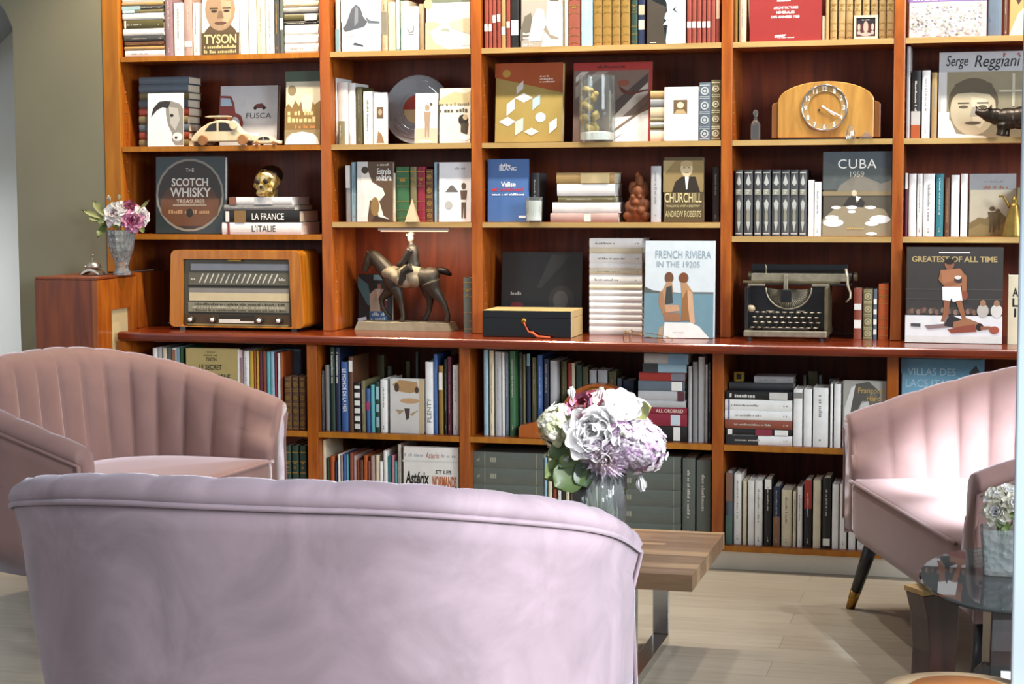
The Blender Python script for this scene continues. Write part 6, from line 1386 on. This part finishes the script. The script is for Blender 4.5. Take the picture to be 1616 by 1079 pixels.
# --- typewriter
Yt = -.12
def TP(x, y, dy=0): return V3(1160+x*.139, 395+y*.139, Yt+dy)
t0, t1 = TP(95, 1000), TP(1040, 1000); tw = (t1.x-t0.x)/2; tx = (t0.x+t1.x)/2
ty = thing('typewriter', 'antique black and brass typewriter on the counter, fourth bay', 'typewriter', (tx, Yt, CZ))
TH = lambda y, dy=0: TP(560, y, dy).z-CZ
AGED = mat('6f654c', .45, .25, 40, metal=.6); AGED2 = mat('9c9480', .4, .2, 40, metal=.55); TBLK = mat('191a1d', .28, .15, 30, coat=.4)
dep = .27
g = MB(); zr0, zr1 = TH(1000)+.004, TH(915)
g.box(-tw, tw, 0, .014, zr0, zr1, AGED2); g.box(-tw, -tw+.014, .014, dep, zr0, zr1, AGED); g.box(tw-.014, tw, .014, dep, zr0, zr1, AGED); g.box(-tw, tw, dep-.014, dep, zr0, zr1, AGED); g.build('base_frame', ty, bevel=.004)
for sx in (-1, 1):
    for yy in (.02, dep-.03):
        g = MB(); g.lathe([(.010, 0), (.008, zr0-.0004)], BLK, 12, (sx*(tw-.02), yy, 0)); g.build('foot', ty)
yf = .12; zsh1 = TH(405, yf); zsh0 = zr1*.9
# black shield with a half-round opening
hR = tw*.56; hz = zsh1-.002; pts = [(-tw*.97, zsh0), (tw*.97, zsh0), (tw*.97, zsh1), (hR, zsh1)] + [(hR*math.cos(a), hz-.005+hR*.92*math.sin(a)) for a in [-PI*i/18 for i in range(1, 18)]] + [(-hR, zsh1), (-tw*.97, zsh1)]
g = MB(); g.prism(pts, 'y', yf, yf+.012, TBLK); g.build('front_shield', ty, bevel=.001)
g = MB(); g.tube([(hR*math.cos(a), yf-.001, hz-.005+hR*.92*math.sin(a)) for a in [-PI*i/24 for i in range(25)]], .0035, AGED2, 8); g.build('opening_rim', ty, smooth=True)
g = MB()
for i in range(30):
    a = -PI*(i+.5)/30; r1 = hR*.97; g.tube([(0, yf+.03, hz-.010), (r1*math.cos(a)*.55, yf+.018, hz-.012+r1*.9*math.sin(a)*.55), (r1*math.cos(a), yf+.014, hz-.005+r1*.9*math.sin(a))], [.002, .003, .0042], AGED2, 6)
g.build('type_basket', ty, smooth=True)
for sx in (-1, 1):
    g = MB(); g.box(sx*tw*.99 if sx < 0 else hR*1.02, -hR*1.02 if sx < 0 else tw*.99, yf-.02, yf+.06, zsh1+.0005, zsh1+.008, AGED2); g.build('top_plate', ty, bevel=.001)
    g = MB(); g.box(sx*tw-(.012 if sx > 0 else 0), sx*tw+(0 if sx > 0 else .012), .03, yf+.10, zr1, zsh1, TBLK if sx < 0 else AGED); g.build('side_post', ty, bevel=.002)
zc0, zc1 = TH(385, .12), TH(258, .12); cl, cr2 = TP(90, 330, .12).x-tx, TP(1385, 330, .12).x-tx
g = MB(); M = Matrix.Translation((cl+.03, .165, (zc0+zc1)/2+.008)) @ Matrix.Rotation(PI/2, 4, 'Y'); g.lathe([(.019, 0), (.019, (cr2-cl)-.05)], mat('26241f', .4, .1, 30), 24, M=M); g.build('platen', ty, smooth=False)
g = MB(); g.box(cl+.03, cr2-.03, .125, .131, zc0+.012, zc1-.002, AGED2); g.box(cl, cr2-.06, .120, .124, zc0+.004, zc0+.012, AGED); g.box(cl+.01, cr2-.02, .12, .21, zc0-.004, zc0+.003, TBLK); g.build('carriage', ty, bevel=.001)
g = MB(); g.box(cl+.02, cr2-.04, .205, .212, zc1-.02, zc1+.03, TBLK); g.build('paper_table', ty, bevel=.002)
for sx, xx in ((-1, cl+.012), (1, cr2-.018)):
    g = MB(); g.lathe([(.010, 0), (.016, .003), (.016, .014), (.012, .017)], AGED, 20, M=Matrix.Translation((xx, .165, (zc0+zc1)/2+.008)) @ Matrix.Rotation(PI/2, 4, 'Y')); g.build('platen_knob', ty)
lv_ = [TP(1260, 210, .10), TP(1275, 300, .09), TP(1280, 400, .07), TP(1310, 480, .06), TP(1310, 540, .05), TP(1260, 590, .05)]
g = MB(); g.tube([p - Vector((tx, Yt, CZ)) for p in lv_], [.005, .006, .005, .004, .004, .003], AGED2, 10); g.build('return_lever', ty, smooth=True)
g = MB(); pq = TP(350, 160, .12) - Vector((tx, Yt, CZ)); g.tube([(pq.x, .13, zc1-.004), (pq.x, .13, pq.z-.008), (pq.x-.003, .13, pq.z)], [.003, .002, .001], AGED2, 8); g.build('paper_finger', ty, smooth=True)
g = MB(); g.box(-.018, -.002, .108, .124, zc0-.02, zc1-.006, AGED2); g.box(-.028, .012, .100, .118, zsh1-.06, zc0-.02, TBLK); g.build('type_guide', ty, bevel=.002)
pk = TP(190, 660, .05) - Vector((tx, Yt, CZ)); g = MB(); g.lathe([(.004, 0), (.012, .006), (.014, .018), (.010, .028), (.004, .032)], mat('b3a282', .5, .1, 30), 16, M=Matrix.Translation((pk.x+.012, pk.y, pk.z)) @ Matrix.Rotation(-PI/2, 4, 'Y')); g.build('ribbon_knob', ty, smooth=True)
KEYF = mat('e0d8c0', .4, .05, 20); 
for r_ in range(4):
    zk = TH(850)-.012+r_*.017; yk = .022+r_*.021; n_ = 10
    for k in range(n_):
        xk = -tw*.80 + tw*1.6*(k+.5*(r_ % 2)*.6)/(n_-.5); g = MB(); g.lathe([(.0075, 0), (.0085, .001), (.0085, .003), (.0075, .004)], AGED2, 12, (xk, yk, zk), cap1=False); g.lathe([(.0073, .0036), (.0073, .0039)], KEYF if r_ > 1 else BLK, 12, (xk, yk, zk)); g.tube([(xk, yk, zk), (xk, yk+.01, zk-.02), (xk*.92, yf-.002, zk-.028)], .0014, AGED, 5); g.build('key', ty)
g = MB(); g.box(-tw*.55, tw*.55, .017, .030, zr1+.002, zr1+.010, BLK); g.build('space_bar', ty, bevel=.002)
for x0_, x1_ in ((360, 440), (700, 790)):
    a_, b_ = TP(x0_, 700, yf), TP(x1_, 700, yf); g = MB(); g.tube([(a_.x-tx, yf-.003, TH(715, yf)), (a_.x-tx, yf-.003, TH(690, yf)), (b_.x-tx, yf-.003, TH(690, yf)), (b_.x-tx, yf-.003, TH(715, yf))], .002, AGED2, 6); g.build('crest_bracket', ty)
# ================================================================ central bouquet on the coffee table
VB = Vector((atZ(945, 862, TZ).x, (TY0+TY1)/2+.02, TZ+.0006)); YB = VB.y
vr = (V3(988, 760, YB).x - V3(903, 760, YB).x)/2; VB.x = (V3(988, 760, YB).x + V3(903, 760, YB).x)/2; vh = V3(945, 742, YB).z-VB.z
RIB = thin_glass('ribbed_glass', 'f2f7f5', .09, .04)
g = MB(); nn = 72; prof = [(vr*.72, 0), (vr*.80, .006), (vr*.90, vh*.2), (vr*.97, vh*.5), (vr, vh), (vr-.004, vh), (vr*.93, vh*.5), (vr*.85, vh*.2), (vr*.72, .012)]
rings = []
for r, z in prof: rings.append([Vector((VB.x+(r+.0016*math.cos(24*2*PI*j/nn*1.0))*math.cos(2*PI*j/nn), VB.y+(r+.0016*math.cos(24*2*PI*j/nn))*math.sin(2*PI*j/nn), VB.z+z)) for j in range(nn)])
g.loft(rings, RIB); tag(g.build('vase', smooth=True), 'ribbed clear glass vase of mixed flowers on the coffee table', 'vase')
for k_ in ('white', 'blush', 'pale', 'creamy', 'lilac'):
    b_ = PET[k_].node_tree.nodes['Principled BSDF']; b_.inputs['Subsurface Weight'].default_value = 0.7; b_.inputs['Subsurface Radius'].default_value = (0.03, 0.03, 0.03); b_.inputs['Subsurface Scale'].default_value = 1.0
rb = VB + Vector((0, 0, .03)); BG = 'flowers in the glass vase on the coffee table'
def Q(x, y, dy=0): return V3(x, y, YB+dy)
bq = (Q(946, 700)-Q(945, 700)).x
rose(Q(937, 682, -.06), (-.05, -1, .25), 50*bq, [PET['white'], PET['white'], PET['white']], 'large white peony at the front of the coffee table bouquet', rb, seed=11, name='peony', group=BG, layers=((6, .15, .6), (8, .42, .78), (9, .75, .92), (9, 1.1, 1.0), (8, 1.45, 1.0)), ruffle=0.05)
rose(Q(980, 646, -.02), (.45, -.6, .9), 42*bq, [PET['white']], 'open white bloom at the top of the coffee table bouquet', rb, seed=12, name='peony', group=BG, layers=((6, .4, .7), (8, .85, .95), (9, 1.3, 1.1)), ruffle=0.05)
rose(Q(916, 640, -.02), (-.4, -.8, .7), 30*bq, [PET['burg'], PET['deep'], PET['burg']], 'dark burgundy rose behind the white peony in the bouquet', rb, seed=13, group=BG)
hydrangea(Q(884, 672, .01), 36*bq, [PET['greenish'], PET['creamy'], PET['creamy'], PET['sage']], 'greenish cream hydrangea at the left of the coffee table bouquet', rb, seed=14, n=110, fs=.25, group=BG)
hydrangea(Q(1012, 706, .0), 42*bq, [PET['lilac'], PET['pale'], PET['pale'], PET['white'], PET['pale'], PET['mauve']], 'lilac hydrangea at the right of the coffee table bouquet', rb, seed=15, n=170, fs=.19, group=BG)
mum(Q(954, 724, -.075), (.05, -1, -.15), 42*bq, [PET['blush'], PET['pale'], PET['lilac']], 'pale lilac chrysanthemum hanging low in the coffee table bouquet', rb, seed=16, group=BG)
hydrangea(Q(980, 682, -.03), 20*bq, [PET['mauve'], PET['lilac']], 'small mauve flower cluster right of the white peony', rb, seed=17, n=30, fs=.4, group=BG)
bud(Q(902, 620), 9*bq, PET['white'], 'white bud above the burgundy rose in the bouquet', rb, BG, (-.1, 0, 1))
bud(Q(948, 622), 11*bq, PET['blush'], 'blush bud above the white peony in the bouquet', rb, BG)
bud(Q(893, 724, -.05), 9*bq, PET['white'], 'small white bud at lower left of the bouquet', rb, BG, (.6, -1, -.3))
bud(Q(984, 684, -.07), 8*bq, PET['creamy'], 'cream bud at the middle of the mauve cluster in the bouquet', rb, BG, (.1, -1, .2))
bud(Q(1012, 762, -.02), 12*bq, PET['white'], 'drooping pale bud at lower right of the bouquet', rb, BG, (.2, -.2, -1))
leaf_spray('dark green leaves hanging at lower left of the bouquet', Q(935, 760), [(Q(925, 735, -.06), Q(872, 775, -.10), 26*bq, 0, .12), (Q(905, 728, -.05), Q(858, 758, -.06), 20*bq, 1, .1), (Q(910, 715, -.04), Q(880, 742, -.08), 12*bq, 1, .1), (Q(915, 730, -.06), Q(928, 775, -.09), 16*bq, 3, .1), (Q(900, 705, -.03), Q(862, 722, -.04), 14*bq, 0, .1)], BG)
leaf_spray('round green leaf at upper right of the bouquet', Q(975, 740), [(Q(1004, 655, .02), Q(1032, 642, .0), 15*bq, 2, .1), (Q(1000, 660), Q(985, 652, -.02), 8*bq, 0, .1)], BG)
# ================================================================ small vase on the glass side table
sv0 = atZ(1577, 905, GZ); YS = sv0.y
s0_, s1_ = V3(1549, 890, YS), V3(1606, 890, YS); sr = (s1_.x-s0_.x)/2; sx_ = (s0_.x+s1_.x)/2; shh = V3(1577, 832, YS).z-GZ
g = MB(); g.lathe([(sr*.86, 0), (sr*.92, .004), (sr*1.12, shh), (sr*1.02, shh), (sr*.84, .012)], CUT, 32, (sx_, YS, GZ+.0006), power=5.0); tag(g.build('vase'), 'square frosted crystal vase of white flowers on the glass side table', 'vase')
rs_ = Vector((sx_, YS, GZ+.03)); SGp = 'white flowers on the glass side table'
def S(x, y, dy=0): return V3(x, y, YS+dy)
sq_ = (S(1601, 800)-S(1600, 800)).x
for i, (x, y, r, dy) in enumerate(((1570, 806, 21, -.02), (1566, 778, 16, .0), (1594, 772, 17, .02), (1600, 792, 14, -.02), (1584, 786, 14, .01), (1608, 812, 14, .0))):
    rose(S(x, y, dy), ((-.3, -1, .3), (-.4, -.5, .8), (.3, -.5, .9), (.6, -1, .2), (0, -.9, .5), (.7, -.8, .1))[i], r*sq_, [PET['white'], PET['creamy']], ('largest white rose hanging over the crystal vase on side table', 'upper left white rose in the side table vase', 'topmost white rose in the side table vase', 'right-hand white rose in the side table vase', 'middle white rose in the side table vase', 'lowest right white rose in the side table vase')[i], rs_, seed=30+i, group=SGp)
leaf_spray('green leaves drooping into the crystal vase on the side table', rs_, [(S(1580, 815), S(1590, 845, -.02), 8*sq_, 1, .1), (S(1582, 812), S(1576, 838, -.03), 8*sq_, 0, .1), (S(1590, 800), S(1606, 822, -.02), 7*sq_, 1, .1)], SGp)
finish_labels()
